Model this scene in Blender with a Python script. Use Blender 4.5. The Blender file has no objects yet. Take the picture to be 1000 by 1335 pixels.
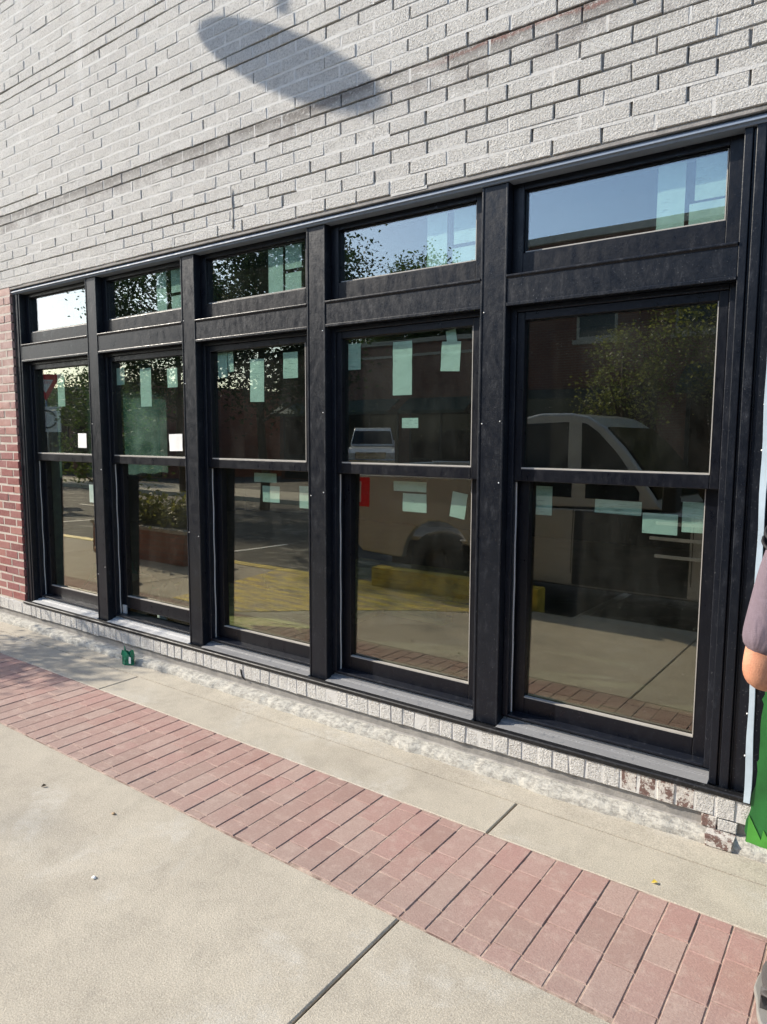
import bpy, bmesh, math, random
from mathutils import Vector, Matrix
random.seed(7)
R = math.radians
sc = bpy.context.scene
col = sc.collection

# ------------------------------------------------------------------ helpers
def tag(o, label=None, cat=None, group=None, kind=None):
    if label: o['label'] = label
    if cat: o['category'] = cat
    if group: o['group'] = group
    if kind: o['kind'] = kind
    return o

def empty(name, loc=(0, 0, 0), rz=0.0, label=None, cat=None, group=None):
    o = bpy.data.objects.new(name, None); col.objects.link(o)
    o.location = loc; o.rotation_euler = (0, 0, rz); o.empty_display_size = .2
    return tag(o, label, cat, group)

class MB:
    def __init__(s): s.v = []; s.f = []; s.m = []; s.sm = []; s.cols = []
    def add(s, vs, fs, mi=0, smooth=False, c=None):
        b = len(s.v); s.v += [tuple(v) for v in vs]
        for f in fs: s.f.append([b + i for i in f]); s.m.append(mi); s.sm.append(smooth); s.cols.append(c)
    def box(s, x0, x1, y0, y1, z0, z1, mi=0, c=None):
        s.add([(x0,y0,z0),(x1,y0,z0),(x1,y1,z0),(x0,y1,z0),(x0,y0,z1),(x1,y0,z1),(x1,y1,z1),(x0,y1,z1)],
              [(0,3,2,1),(4,5,6,7),(0,1,5,4),(1,2,6,5),(2,3,7,6),(3,0,4,7)], mi, False, c)
    def obox(s, c, sx, sy, sz, M, mi=0):
        vs = []
        for z in (-1, 1):
            for y in (-1, 1):
                for x in (-1, 1): vs.append(Vector(c) + M @ Vector((x*sx/2, y*sy/2, z*sz/2)))
        s.add(vs, [(0,2,3,1),(4,5,7,6),(0,1,5,4),(1,3,7,5),(3,2,6,7),(2,0,4,6)], mi)
    def prism(s, pts, y0, y1, mi=0, axis='y', f=None):
        """pts in (x,z) for axis y; (x,y) for z ; (y,z) for x"""
        n = len(pts)
        def P(p, t):
            if axis == 'y': return (p[0], t, p[1])
            if axis == 'z': return (p[0], p[1], t)
            return (t, p[0], p[1])
        vs = [P(p, y0) for p in pts] + [P(p, y1) for p in pts]
        s.add(vs, [list(range(n)), list(range(2*n-1, n-1, -1))] + [(i, (i+1) % n + 0, (i+1) % n + n, i+n)[::-1] for i in range(n)], mi)
    def tube(s, pts, rads, n=10, mi=0, cap=True, smooth=True):
        pts = [Vector(p) for p in pts]
        if not hasattr(rads, '__len__'): rads = [rads]*len(pts)
        rings = []
        up = Vector((0, 0, 1)); last = None
        for i, p in enumerate(pts):
            d = (pts[min(i+1, len(pts)-1)] - pts[max(i-1, 0)]).normalized()
            if last is None:
                a = d.cross(up) if abs(d.z) < .95 else d.cross(Vector((1, 0, 0)))
            else: a = last - d*last.dot(d)
            a.normalize(); last = a; b = d.cross(a)
            rings.append([p + (a*math.cos(2*math.pi*k/n) + b*math.sin(2*math.pi*k/n))*rads[i] for k in range(n)])
        vs = [v for r in rings for v in r]; fs = []
        for i in range(len(rings)-1):
            for k in range(n): fs.append((i*n+k, i*n+(k+1) % n, (i+1)*n+(k+1) % n, (i+1)*n+k))
        if cap: fs += [list(range(n))[::-1], [(len(rings)-1)*n+k for k in range(n)]]
        s.add(vs, fs, mi, smooth)
    def lathe(s, prof, c=(0,0,0), n=24, mi=0, axis='z', smooth=True):
        vs = []; fs = []
        for r, h in prof:
            for k in range(n):
                a = 2*math.pi*k/n
                if axis == 'z': vs.append((c[0]+r*math.cos(a), c[1]+r*math.sin(a), c[2]+h))
                else: vs.append((c[0]+r*math.cos(a), c[1]+h, c[2]+r*math.sin(a)))
        m = len(prof)
        for i in range(m-1):
            for k in range(n):
                q = (i*n+k, i*n+(k+1) % n, (i+1)*n+(k+1) % n, (i+1)*n+k)
                fs.append(q if axis == 'z' else q[::-1])
        s.add(vs, fs, mi, smooth)
    def build(s, name, mats, parent=None, bevel=0, seg=1, fix=True, loc=None):
        me = bpy.data.meshes.new(name); me.from_pydata(s.v, [], s.f)
        if not isinstance(mats, (list, tuple)): mats = [mats]
        for m in mats: me.materials.append(m)
        me.polygons.foreach_set('material_index', s.m)
        me.polygons.foreach_set('use_smooth', s.sm)
        if any(c is not None for c in s.cols):
            at = me.color_attributes.new('tone', 'FLOAT_COLOR', 'CORNER')
            buf = []
            for p, c in zip(me.polygons, s.cols):
                cc = c if c is not None else (0, 0, 0, 1)
                buf += list(cc)*len(p.vertices)
            at.data.foreach_set('color', buf)
        if fix:
            bm = bmesh.new(); bm.from_mesh(me); bmesh.ops.recalc_face_normals(bm, faces=bm.faces); bm.to_mesh(me); bm.free()
        me.update()
        o = bpy.data.objects.new(name, me); col.objects.link(o); o.parent = parent
        if loc: o.location = loc
        if bevel:
            b = o.modifiers.new('b', 'BEVEL'); b.width = bevel; b.segments = seg; b.limit_method = 'ANGLE'; b.angle_limit = R(40); b.harden_normals = False
        return o

def copy_tree(o, parent=None):
    c = o.copy(); col.objects.link(c); c.parent = parent
    for ch in [x for x in col.objects if x.parent == o]: copy_tree(ch, c)
    return c

# ------------------------------------------------------------------ materials
class NT:
    def __init__(s, name):
        s.m = bpy.data.materials.new(name); s.m.use_nodes = True; s.t = s.m.node_tree; s.t.nodes.clear()
        s.out = s.n('ShaderNodeOutputMaterial'); s.co = s.n('ShaderNodeTexCoord').outputs['Object']
    def n(s, k, **kw):
        x = s.t.nodes.new(k)
        for a, b in kw.items(): setattr(x, a, b)
        return x
    def l(s, a, b): s.t.links.new(a, b)
    def noise(s, scale, detail=4, rough=.55, vec=None, sc3=None, dist=0):
        v = vec or s.co
        if sc3:
            mp = s.n('ShaderNodeMapping'); mp.inputs['Scale'].default_value = sc3; s.l(v, mp.inputs[0]); v = mp.outputs[0]
        x = s.n('ShaderNodeTexNoise'); s.l(v, x.inputs['Vector'])
        x.inputs['Scale'].default_value = scale; x.inputs['Detail'].default_value = detail; x.inputs['Roughness'].default_value = rough; x.inputs['Distortion'].default_value = dist
        return x.outputs['Fac']
    def ramp(s, fac, stops):
        x = s.n('ShaderNodeValToRGB'); e = x.color_ramp.elements
        while len(e) < len(stops): e.new(.5)
        for el, (p, c) in zip(e, stops): el.position = p; el.color = (*c, 1) if len(c) == 3 else c
        s.l(fac, x.inputs[0]); return x.outputs[0]
    def mr(s, fac, a, b, c=0., d=1.):
        x = s.n('ShaderNodeMapRange'); s.l(fac, x.inputs[0])
        for i, v in enumerate((a, b, c, d)): x.inputs[i+1].default_value = v
        return x.outputs[0]
    def mix(s, fac, a, b, mode='MIX'):
        x = s.n('ShaderNodeMix', data_type='RGBA', blend_type=mode)
        for sock, v in ((x.inputs[0], fac), (x.inputs[6], a), (x.inputs[7], b)):
            if hasattr(v, 'is_linked'): s.l(v, sock)
            elif isinstance(v, (int, float)): sock.default_value = v
            else: sock.default_value = (*v, 1)
        return x.outputs[2]
    def math(s, op, a, b=0.):
        x = s.n('ShaderNodeMath', operation=op)
        for sock, v in ((x.inputs[0], a), (x.inputs[1], b)):
            if hasattr(v, 'is_linked'): s.l(v, sock)
            else: sock.default_value = v
        return x.outputs[0]
    def attr(s, name): return s.n('ShaderNodeAttribute', attribute_name=name)
    def bump(s, h, dist=.002, strength=1., normal=None):
        x = s.n('ShaderNodeBump'); x.inputs['Strength'].default_value = strength; x.inputs['Distance'].default_value = dist
        s.l(h, x.inputs['Height'])
        if normal: s.l(normal, x.inputs['Normal'])
        return x.outputs[0]
    def pbr(s, colr, rough=.6, bump=None, metal=0., spec=.5, coat=0, trans=0):
        p = s.n('ShaderNodeBsdfPrincipled')
        for k, v in (('Base Color', colr), ('Roughness', rough)):
            if hasattr(v, 'is_linked'): s.l(v, p.inputs[k])
            elif k == 'Base Color': p.inputs[k].default_value = (*v, 1)
            else: p.inputs[k].default_value = v
        p.inputs['Metallic'].default_value = metal; p.inputs['Specular IOR Level'].default_value = spec
        p.inputs['Coat Weight'].default_value = coat; p.inputs['Transmission Weight'].default_value = trans
        if bump: s.l(bump, p.inputs['Normal'])
        s.l(p.outputs[0], s.out.inputs[0]); return s.m

def simple(name, c, rough=.5, metal=0., var=.12, scale=8, bscale=60, bd=.0004, coat=0):
    t = NT(name)
    n = t.noise(scale, 5)
    cc = t.mix(t.mr(n, .3, .7), tuple(x*(1-var) for x in c), tuple(min(1, x*(1+var)) for x in c))
    return t.pbr(cc, rough, t.bump(t.noise(bscale, 3), bd), metal, coat=coat)

def m_white_brick():
    t = NT('painted_brick')
    tone = t.attr('tone'); sep = t.n('ShaderNodeSeparateColor'); t.l(tone.outputs['Color'], sep.inputs[0])
    big = t.noise(1.1, 4); mid = t.noise(9, 5, .65)
    c = t.mix(t.mr(big, .3, .7), (.66, .65, .62), (.73, .715, .675))
    c = t.mix(t.mr(mid, .35, .75, 0, .5), c, (.60, .585, .55))
    # per brick tone
    c = t.mix(t.mr(sep.outputs[0], 0, 1, 0, .30), c, (.58, .555, .52))
    # worn line of old awning fixing: course 3.13..3.27 m high
    pos = t.n('ShaderNodeSeparateXYZ'); t.l(t.co, pos.inputs[0])
    wob = t.noise(2.2, 6, .65, sc3=(1, 1, 3))
    z = t.math('ADD', pos.outputs[2], t.mr(wob, 0, 1, -.05, .05))
    a = t.math('MULTIPLY', t.mr(z, 3.236, 3.246, 1, 0), t.mr(z, 3.15, 3.215, 0, 1))
    patch = t.mr(t.noise(1.9, 5, .7), .30, .50)
    xf = t.mr(pos.outputs[0], -.2, 1.5, .8, 1)
    a = t.math('MULTIPLY', t.math('MULTIPLY', a, patch), xf)
    c = t.mix(t.math('MULTIPLY', a, .88), c, (.20, .18, .165))
    red = t.math('MULTIPLY', t.math('MULTIPLY', t.mr(z, 3.222, 3.235, 1, 0), t.mr(z, 3.205, 3.215, 0, 1)), t.mr(pos.outputs[0], 1.8, 2.2))
    c = t.mix(t.math('MULTIPLY', red, .5), c, (.36, .14, .11))
    b2 = t.math('MULTIPLY', t.mr(z, 3.165, 3.185, 1, 0), t.mr(z, 3.06, 3.12, 0, 1))
    b2 = t.math('MULTIPLY', b2, t.mr(t.noise(4.5, 5, .7), .44, .62))
    c = t.mix(t.math('MULTIPLY', b2, .62), c, (.25, .22, .21))
    # speckle where the rough face shows through
    sp = t.noise(95, 4, .75)
    c = t.mix(t.mr(sp, .50, .60, 0, .50), c, (.30, .29, .27))
    c = t.mix(t.mr(t.noise(60, 5, .8), .47, .36, 0, .6), c, (.84, .825, .78))
    stre = t.noise(3, 4, .6, sc3=(9, 9, .35))
    c = t.mix(t.mr(stre, .60, .78, 0, .28), c, (.36, .34, .31))
    # lime drip streak
    dr = t.math('MULTIPLY', t.mr(t.math('ABSOLUTE', t.math('ADD', pos.outputs[0], t.mr(wob, 0, 1, .78, .86))), 0, .06, 1, 0), t.mr(pos.outputs[2], 3.5, 4, 0, 1))
    c = t.mix(t.math('MULTIPLY', dr, .45), c, (.85, .85, .83))
    r1 = t.noise(60, 8, .85); r2 = t.noise(260, 3, .7)
    h = t.math('ADD', t.math('MULTIPLY', r1, 1.), t.math('MULTIPLY', r2, .6))
    v = t.n('ShaderNodeTexVoronoi'); t.l(t.co, v.inputs['Vector']); v.inputs['Scale'].default_value = 130
    h = t.math('ADD', h, t.math('MULTIPLY', v.outputs['Distance'], .5))
    return t.pbr(c, .9, t.bump(h, .011, .95), spec=.2)

def m_red_brick():
    t = NT('red_brick')
    tone = t.attr('tone'); sep = t.n('ShaderNodeSeparateColor'); t.l(tone.outputs['Color'], sep.inputs[0])
    c = t.ramp(sep.outputs[0], [(0, (.17, .045, .045)), (.4, (.27, .075, .065)), (.75, (.22, .07, .075)), (1, (.36, .15, .12))])
    c = t.mix(t.mr(t.noise(40, 5), .35, .8, 0, .5), c, (.38, .20, .17))
    pos = t.n('ShaderNodeSeparateXYZ'); t.l(t.co, pos.inputs[0])
    z = t.math('ADD', pos.outputs[2], t.mr(t.noise(3, 5), 0, 1, -.35, .35))
    wash = t.mr(z, 1.35, 2.1)
    c = t.mix(t.math('MULTIPLY', wash, t.mr(t.noise(12, 5, .7), .3, .7, .25, .75)), c, (.58, .46, .40))
    return t.pbr(c, .8, t.bump(t.noise(90, 4, .7), .003, .8))

def m_mortar(name, c1, c2):
    t = NT(name)
    return t.pbr(t.mix(t.mr(t.noise(14, 6, .7), .35, .65), c1, c2), .9, t.bump(t.noise(120, 4, .7), .003))

def m_concrete(name='concrete', c1=(.425, .38, .305), c2=(.525, .475, .38)):
    t = NT(name)
    big = t.noise(1.1, 7, .68); mid = t.noise(6, 8, .78, dist=.3); fine = t.noise(230, 4, .7)
    c = t.mix(t.mr(big, .38, .62), c1, c2)
    c = t.mix(t.mr(mid, .47, .62, 0, .42), c, tuple(x*.68 for x in c1))
    c = t.mix(t.math('MULTIPLY', t.mr(t.noise(1.7, 3, .5, dist=1.2), .56, .64), t.mr(t.noise(19, 6, .8), .4, .6)), c, (.56, .53, .46))
    c = t.mix(t.mr(t.noise(2.6, 7, .75, dist=.6), .52, .66, 0, .45), c, tuple(min(1, x*1.14) for x in c2))
    c = t.mix(t.mr(fine, .42, .60, 0, .6), c, tuple(x*.55 for x in c1))
    c = t.mix(t.mr(t.noise(150, 3, .7), .52, .36, 0, .4), c, tuple(min(1, x*1.25) for x in c2))
    sp = t.n('ShaderNodeTexVoronoi'); t.l(t.co, sp.inputs['Vector']); sp.inputs['Scale'].default_value = 55
    spm = t.math('MULTIPLY', t.mr(sp.outputs['Distance'], .05, .11, 1, 0), t.mr(t.noise(3.1, 2), .5, .62))
    c = t.mix(t.math('MULTIPLY', spm, .55), c, (.16, .14, .11))
    h = t.math('ADD', t.noise(180, 4, .7), t.math('MULTIPLY', t.noise(25, 4), .6))
    return t.pbr(c, .85, t.bump(h, .0022))

def m_paver():
    t = NT('paver')
    tone = t.attr('tone'); sep = t.n('ShaderNodeSeparateColor'); t.l(tone.outputs['Color'], sep.inputs[0])
    c = t.ramp(sep.outputs[0], [(0, (.33, .21, .175)), (.3, (.385, .24, .20)), (.7, (.42, .25, .215)), (1, (.43, .31, .26))])
    c = t.mix(t.mr(t.noise(2.2, 5), .4, .7, 0, .5), c, (.40, .285, .24))
    pos = t.n('ShaderNodeSeparateXYZ'); t.l(t.co, pos.inputs[0])
    g = t.mr(t.math('ADD', pos.outputs[1], t.mr(t.noise(4, 4), 0, 1, -.22, .22)), -1.08, -.72, .55, 0)
    c = t.mix(g, c, (.33, .255, .215))
    c = t.mix(t.mr(t.noise(130, 5, .75), .4, .68, 0, .55), c, (.22, .13, .115))
    c = t.mix(t.mr(t.noise(15, 7, .8), .50, .66, 0, .55), c, (.48, .37, .31))
    return t.pbr(c, .85, t.bump(t.noise(170, 4, .7), .0018))

def m_black(name='black_paint', base=(.008, .010, .016), rough=.28, wear=.2, dust=.25):
    t = NT(name)
    g = t.noise(3.0, 6, .7, sc3=(1, 1, .5)); s2 = t.noise(28, 6, .75, sc3=(1, 1, .45))
    c = t.mix(t.mr(g, .4, .75, 0, dust*.5), base, (.03, .035, .047))
    c = t.mix(t.math('MULTIPLY', t.mr(s2, .56, .72), wear), c, (.09, .10, .12))
    sc2 = t.noise(140, 2, .5)
    c = t.mix(t.math('MULTIPLY', t.mr(sc2, .68, .73), min(1, wear*.9)), c, (.42, .42, .42))
    r = t.mr(s2, .35, .7, rough, rough+.25)
    return t.pbr(c, r, t.bump(t.noise(70, 4), .0006), spec=.34)

def m_glass(name, tint=(.80, .905, .865), refl=.115, dust=.03, gcol=None):
    t = NT(name)
    lw = t.n('ShaderNodeLayerWeight'); lw.inputs['Blend'].default_value = .5
    f = t.math('POWER', lw.outputs['Facing'], 4.5)
    f = t.math('ADD', t.math('MULTIPLY', f, .9), refl)
    nb = t.bump(t.noise(1.6, 1), .0004, 1.)
    gl = t.n('ShaderNodeBsdfGlossy'); gl.inputs['Roughness'].default_value = .0; gl.inputs['Color'].default_value = (*gcol, 1) if gcol else ((1., .965, .90, 1) if refl < .12 else (.97, .97, 1, 1)); t.l(nb, gl.inputs['Normal'])
    tr = t.n('ShaderNodeBsdfTransparent'); tr.inputs['Color'].default_value = (*tint, 1)
    m1 = t.n('ShaderNodeMixShader'); t.l(f, m1.inputs[0]); t.l(tr.outputs[0], m1.inputs[1]); t.l(gl.outputs[0], m1.inputs[2])
    df = t.n('ShaderNodeBsdfDiffuse'); df.inputs['Color'].default_value = (.55, .53, .48, 1)
    d = t.math('MULTIPLY', t.mr(t.noise(4, 6, .7, sc3=(1, 1, .5)), .4, .8, .1, 1.), dust)
    sp = t.mr(t.noise(160, 2), .735, .76, 0, .5)
    d = t.math('ADD', d, sp)
    m2 = t.n('ShaderNodeMixShader'); t.l(d, m2.inputs[0]); t.l(m1.outputs[0], m2.inputs[1]); t.l(df.outputs[0], m2.inputs[2])
    t.l(m2.outputs[0], t.out.inputs[0]); return t.m

def m_facade(name, c1, c2):
    t = NT(name)
    b = t.n('ShaderNodeTexBrick'); mp = t.n('ShaderNodeMapping'); mp.inputs['Rotation'].default_value = (R(90), 0, 0)
    t.l(t.co, mp.inputs[0]); t.l(mp.outputs[0], b.inputs['Vector'])
    b.inputs['Color1'].default_value = (*c1, 1); b.inputs['Color2'].default_value = (*c2, 1); b.inputs['Mortar'].default_value = (.22, .19, .16, 1)
    b.inputs['Scale'].default_value = 1; b.inputs['Brick Width'].default_value = .21; b.inputs['Row Height'].default_value = .07; b.inputs['Mortar Size'].default_value = .006
    c = t.mix(t.mr(t.noise(1.2, 5), .35, .7, 0, .4), b.outputs[0], tuple(x*.6 for x in c1))
    return t.pbr(c, .85)

M = {}
M['wbrick'] = m_white_brick(); M['rbrick'] = m_red_brick()
M['mortar_p'] = m_mortar('painted_mortar', (.56, .55, .52), (.66, .645, .61))
M['mortar_d'] = m_mortar('bare_mortar', (.26, .24, .215), (.42, .39, .35))
M['mortar_r'] = m_mortar('red_wall_mortar', (.50, .44, .37), (.60, .55, .48))
M['gmortar'] = m_mortar('grey_mortar', (.24, .23, .215), (.36, .34, .31))
M['concrete'] = m_concrete(); M['paver'] = m_paver()
M['kerb'] = m_concrete('kerb_concrete', (.42, .40, .34), (.50, .48, .42))
M['joint'] = m_mortar('joint_dirt', (.03, .025, .02), (.10, .08, .06))
M['sand'] = m_mortar('joint_sand', (.16, .10, .08), (.56, .44, .35))
M['black'] = m_black(); M['post'] = m_black('post_paint', (.005, .007, .012), .27, .22, .10)
M['sash'] = m_black('sash_paint', (.004, .005, .009), .26, .06, .05)
M['sill'] = m_black('dusty_sill', (.24, .24, .24), .45, .9, .3)
M['sillw'] = m_black('white_dusty_sill', (.50, .50, .49), .5, .6, .5); M['sillnose'] = m_black('sill_nose', (.009, .009, .010), .35, .25, .1)
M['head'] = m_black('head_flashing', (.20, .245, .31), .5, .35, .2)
M['glass'] = m_glass('window_glass'); M['lglass'] = m_glass('lower_window_glass', refl=.14, dust=.03, gcol=(1, .87, .72)); M['tglass'] = m_glass('transom_glass', (.80, .905, .865), .16, .02)
M['bead'] = simple('glazing_bead', (.42, .40, .36), .5)
M['vinyl'] = simple('white_vinyl', (.62, .62, .60), .4)
t_ = NT('paper'); ln = t_.noise(1., 3, .6, sc3=(18, 1, 150)); bl = t_.noise(9, 2)
c_ = t_.mix(t_.mr(t_.noise(12, 4), .3, .7), (.72, .76, .72), (.86, .88, .85)); c_ = t_.mix(t_.math('MULTIPLY', t_.mr(ln, .56, .62), t_.mr(bl, .5, .6, 0, .5)), c_, (.25, .28, .27))
M['paper'] = t_.pbr(c_, .7, t_.bump(t_.noise(16, 3), .004))
M['tape'] = simple('tape', (.85, .85, .82), .5)
M['crack'] = simple('crack_filler', (.02, .02, .02), .9)
M['blue'] = simple('pale_blue_paint', (.50, .60, .66), .55, var=.14, scale=9)
M['bdark'] = simple('board_dark', (.012, .014, .016), .5)
M['green'] = simple('green_paint', (.02, .14, .03), .5, var=.45, scale=6)
M['green2'] = simple('light_green_paint', (.07, .30, .04), .5, var=.3, scale=9)
M['asphalt'] = m_concrete('asphalt', (.045, .045, .046), (.075, .073, .07))
M['yellow'] = simple('yellow_kerb_paint', (.60, .46, .06), .6, var=.5, scale=7)
M['lwhite'] = simple('road_line_paint', (.7, .7, .68), .6)
M['lumber'] = simple('pine_board', (.60, .42, .16), .65, var=.25, scale=5)
M['floor_in'] = simple('plywood_floor', (.10, .075, .05), .7, var=.35, scale=2)
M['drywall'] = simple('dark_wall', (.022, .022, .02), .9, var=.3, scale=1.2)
M['drywall2'] = simple('board_wall', (.16, .17, .155), .9, var=.3, scale=1.2)
M['stud'] = simple('stud_wood', (.36, .25, .14), .7)
M['metal'] = simple('galvanised_metal', (.35, .36, .37), .4, .8)
M['lampshade'] = simple('dark_enamel', (.02, .025, .03), .3)
M['gcan'] = simple('green_glass_plastic', (.01, .17, .09), .25, var=.5, scale=40)
M['brown'] = simple('brown_slats', (.14, .07, .04), .6)
t_ = NT('skin'); f1 = t_.noise(14, 5, .6)
M['skin'] = t_.pbr(t_.mix(t_.mr(t_.noise(240, 3), .5, .7, 0, .35), t_.mix(t_.mr(f1, .35, .65), (.50, .215, .125), (.62, .31, .19)), (.34, .14, .08)), .55, t_.bump(t_.math('ADD', t_.noise(300, 4), t_.math('MULTIPLY', f1, 3.)), .0012))
t_ = NT('mauve_shirt'); f1 = t_.noise(9, 3, .5, sc3=(1, 1, .45), dist=1.5); wv = t_.noise(700, 2)
M['shirt'] = t_.pbr(t_.mix(t_.mr(wv, .35, .65), (.165, .125, .15), (.235, .185, .215)), .9, t_.bump(t_.math('ADD', t_.math('MULTIPLY', f1, 14.), wv), .0022), spec=.2)
M['stripe'] = simple('black_stripe', (.01, .01, .012), .7)
M['shorts'] = simple('dark_shorts', (.03, .03, .035), .8)
M['shoe'] = simple('grey_shoe', (.07, .065, .065), .7, var=.4)
M['sole'] = simple('white_sole', (.24, .23, .21), .7)
M['hair'] = simple('brown_hair', (.03, .018, .01), .6)
M['eye'] = simple('eye_white', (.6, .6, .58), .2)
M['truckgrey'] = simple('silver_grey_paint', (.48, .46, .43), .3, .1, var=.03, coat=.6)
M['truckwhite'] = simple('white_car_paint', (.75, .75, .73), .3, 0, var=.02, coat=.5)
M['carglass'] = simple('car_glass', (.006, .007, .008), .12)
M['tyre'] = simple('tyre', (.02, .02, .02), .8)
M['rimdark'] = simple('dark_alloy', (.06, .06, .06), .35, .5); M['chrome'] = simple('chrome', (.7, .7, .7), .12, 1., var=.02)
M['redlamp'] = simple('red_lens', (.75, .01, .015), .15)
M['clearlamp'] = simple('clear_lens', (.7, .68, .66), .1)
M['signred'] = simple('sign_red', (.60, .02, .03), .4, var=.04)
M['signwhite'] = simple('sign_white', (.78, .78, .76), .4, var=.04)
M['signblack'] = simple('sign_black', (.015, .015, .015), .5)
M['bark'] = simple('bark', (.10, .07, .045), .9, var=.35, scale=12)
M['fbrickA'] = m_facade('far_brick_dark', (.16, .065, .045), (.20, .085, .055))
M['fbrickB'] = m_facade('far_brick_red', (.30, .12, .085), (.36, .16, .11))
M['stone'] = simple('limestone_trim', (.40, .37, .31), .8)
M['roofing'] = simple('roofing', (.05, .048, .045), .9)
M['awn'] = simple('awning_cloth', (.03, .06, .045), .8)

def m_leaf(name, c1, c2):
    t = NT(name); g = t.n('ShaderNodeNewGeometry')
    c = t.mix(g.outputs['Random Per Island'], c1, c2)
    p = t.n('ShaderNodeBsdfPrincipled'); t.l(c, p.inputs['Base Color']); p.inputs['Roughness'].default_value = .55
    tl = t.n('ShaderNodeBsdfTranslucent'); t.l(c, tl.inputs['Color'])
    m = t.n('ShaderNodeMixShader'); m.inputs[0].default_value = .5
    t.l(p.outputs[0], m.inputs[1]); t.l(tl.outputs[0], m.inputs[2]); t.l(m.outputs[0], t.out.inputs[0]); return t.m
M['leafA'] = m_leaf('leaves_mid', (.04, .075, .015), (.10, .15, .03))
M['leafB'] = m_leaf('leaves_dark', (.025, .05, .015), (.06, .09, .025))
M['leafC'] = m_leaf('leaves_bright', (.12, .14, .03), (.28, .28, .07))

# ------------------------------------------------------------------ sizes (metres)
PITCH = 1.0405; PW = .1263; P0 = -.9066          # posts
OP = [P0 + PITCH*(i-1) + PW for i in range(5)]   # left edge of each opening
OW = PITCH - PW
XL, XR = OP[0], OP[4] + OW                        # -1.82 , 3.255
ZB, ZR0, ZR1, ZH = .215, 2.12, 2.257, 2.642
BF = -.030                                        # brick face

# ------------------------------------------------------------------ the building
bld = empty('brick_building', (0, 0, 0), 0, 'white painted brick building with a long run of black-framed windows', 'building')

# --- bricks
def brick(mb, x0, x1, z0, z1, y, tone, j=.0015, dep=.02, mi=0):
    r = random.uniform
    c = .0026
    yo = y + r(-.0022, .0022)
    q = [(x0+r(-j, j), z0+r(-j, j)), (x1+r(-j, j), z0+r(-j, j)), (x1+r(-j, j), z1+r(-j, j)), (x0+r(-j, j), z1+r(-j, j))]
    s = [(1, 1), (-1, 1), (-1, -1), (1, -1)]
    F = [(a+sx*c, yo+r(-.0012, .0012), b+sz*c) for (a, b), (sx, sz) in zip(q, s)]
    E_ = [(a, yo+c, b) for a, b in q]
    B = [(a, yo+dep, b) for a, b in q]
    col_ = (tone, random.random(), 0, 1)
    mb.add(F+E_+B, [(0,1,2,3), (0,4,5,1), (1,5,6,2), (2,6,7,3), (3,7,4,0), (4,8,9,5), (5,9,10,6), (6,10,11,7), (7,11,8,4)], mi, False, col_)

CH, BL = .0677, .2033
def brick_field(mb, mm, x0, x1, z0, z1, y, deep_p, jw=.0075, phase=0., tone=None, bedrow=None):
    """mb bricks; mm mortar joints: material 0 painted shallow / 1 bare deep"""
    rows = int(round((z1-z0)/CH))
    for k in range(rows):
        za = z0 + k*CH; zb = za + CH
        x = x0 + ((k % 2)*.5 + phase)*BL - BL + random.uniform(-.012, .012)
        # bed joint is below the brick
        zj = za + jw
        bedrun = random.random() < .38; rowf = (bedrow(k) if bedrow else None); rr_ = random.random()
        while x < x1:
            xa, xb = max(x, x0), min(x+BL-jw+random.uniform(-.002, .002), x1)
            if xb - xa > .02:
                brick(mb, xa, xb, zj, zb, y, random.random() if tone is None else tone(xa, za))
            p = deep_p(xa, za)
            if random.random() < .07: rr_ = random.random()
            pb = p*1.15 if p > .5 else p*.9
            if rowf: pb = max(pb, rowf(xa))
            deep = rr_ < pb and random.random() < .97
            ja, jb = max(x, x0), min(x+BL, x1)
            if jb > ja:
                d = y + (random.uniform(.006, .010) if deep else random.uniform(.0006, .0026))
                mm.add([(ja, d, za-.004), (jb, d, za-.004), (jb, d, zj+.004), (ja, d, zj+.004)], [(0,1,2,3)], 1 if deep else 0)
            # head joint to the right of the brick
            ha, hb = xb-.003, x+BL+.003
            if hb < x1 and hb > x0+.01:
                deep = random.random() < p
                d = y + (random.uniform(.009, .015) if deep else random.uniform(.0004, .0022))
                mm.add([(ha, d, zj), (hb, d, zj), (hb, d, zb), (ha, d, zb)], [(0,1,2,3)], 1 if deep else 0)
            x += BL

ZW = 2.690
mb, mm = MB(), MB()
def sst(a, b, v): v = max(0., min(1., (v-a)/(b-a))); return v*v*(3-2*v)
def dp(x, z):
    return 0.12 + .60*sst(-.2, 1.5, x)*sst(3.35, 3.05, z) + .26*sst(.2, 2.2, x)*sst(3.0, 3.4, z)
def bedrow(k):
    if k == 0: return lambda x: .5
    if k == 1: return lambda x: .85 if x > -1.5 else .1
    if k == 2: return lambda x: .25
    if k == 3: return lambda x: .97 if x > -.7 else .2
    if k == 8: return lambda x: 1.
    if k == 14: return lambda x: .97 if x > -.6 else .3
    if k == 13: return lambda x: .97 if x > .2 else .1
    if k == 20: return lambda x: 1.
    if k == 21: return lambda x: .6
    return lambda x: 0.
brick_field(mb, mm, -7, 8, ZW, ZW + 52*CH, BF, dp, bedrow=bedrow)
wall = mb.build('white_brick_wall', M['wbrick'], bld, fix=False)
mo = mm.build('mortar_joint', [M['mortar_p'], M['mortar_d']], wall, fix=False)
# mass of the wall behind the brick skin
mb = MB()
mb.box(-7, 8, .0, .30, ZW-.02, ZW+52*CH)
mb.box(-7, XL-.06, .0, .30, 0, ZW-.02)
mb.box(4.55, 8, .0, .30, 0, ZW-.02)
mb.box(XL-.06, 4.55, .01, .30, -.05, .19)
mb.build('wall_core', M['gmortar'], bld)
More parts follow.
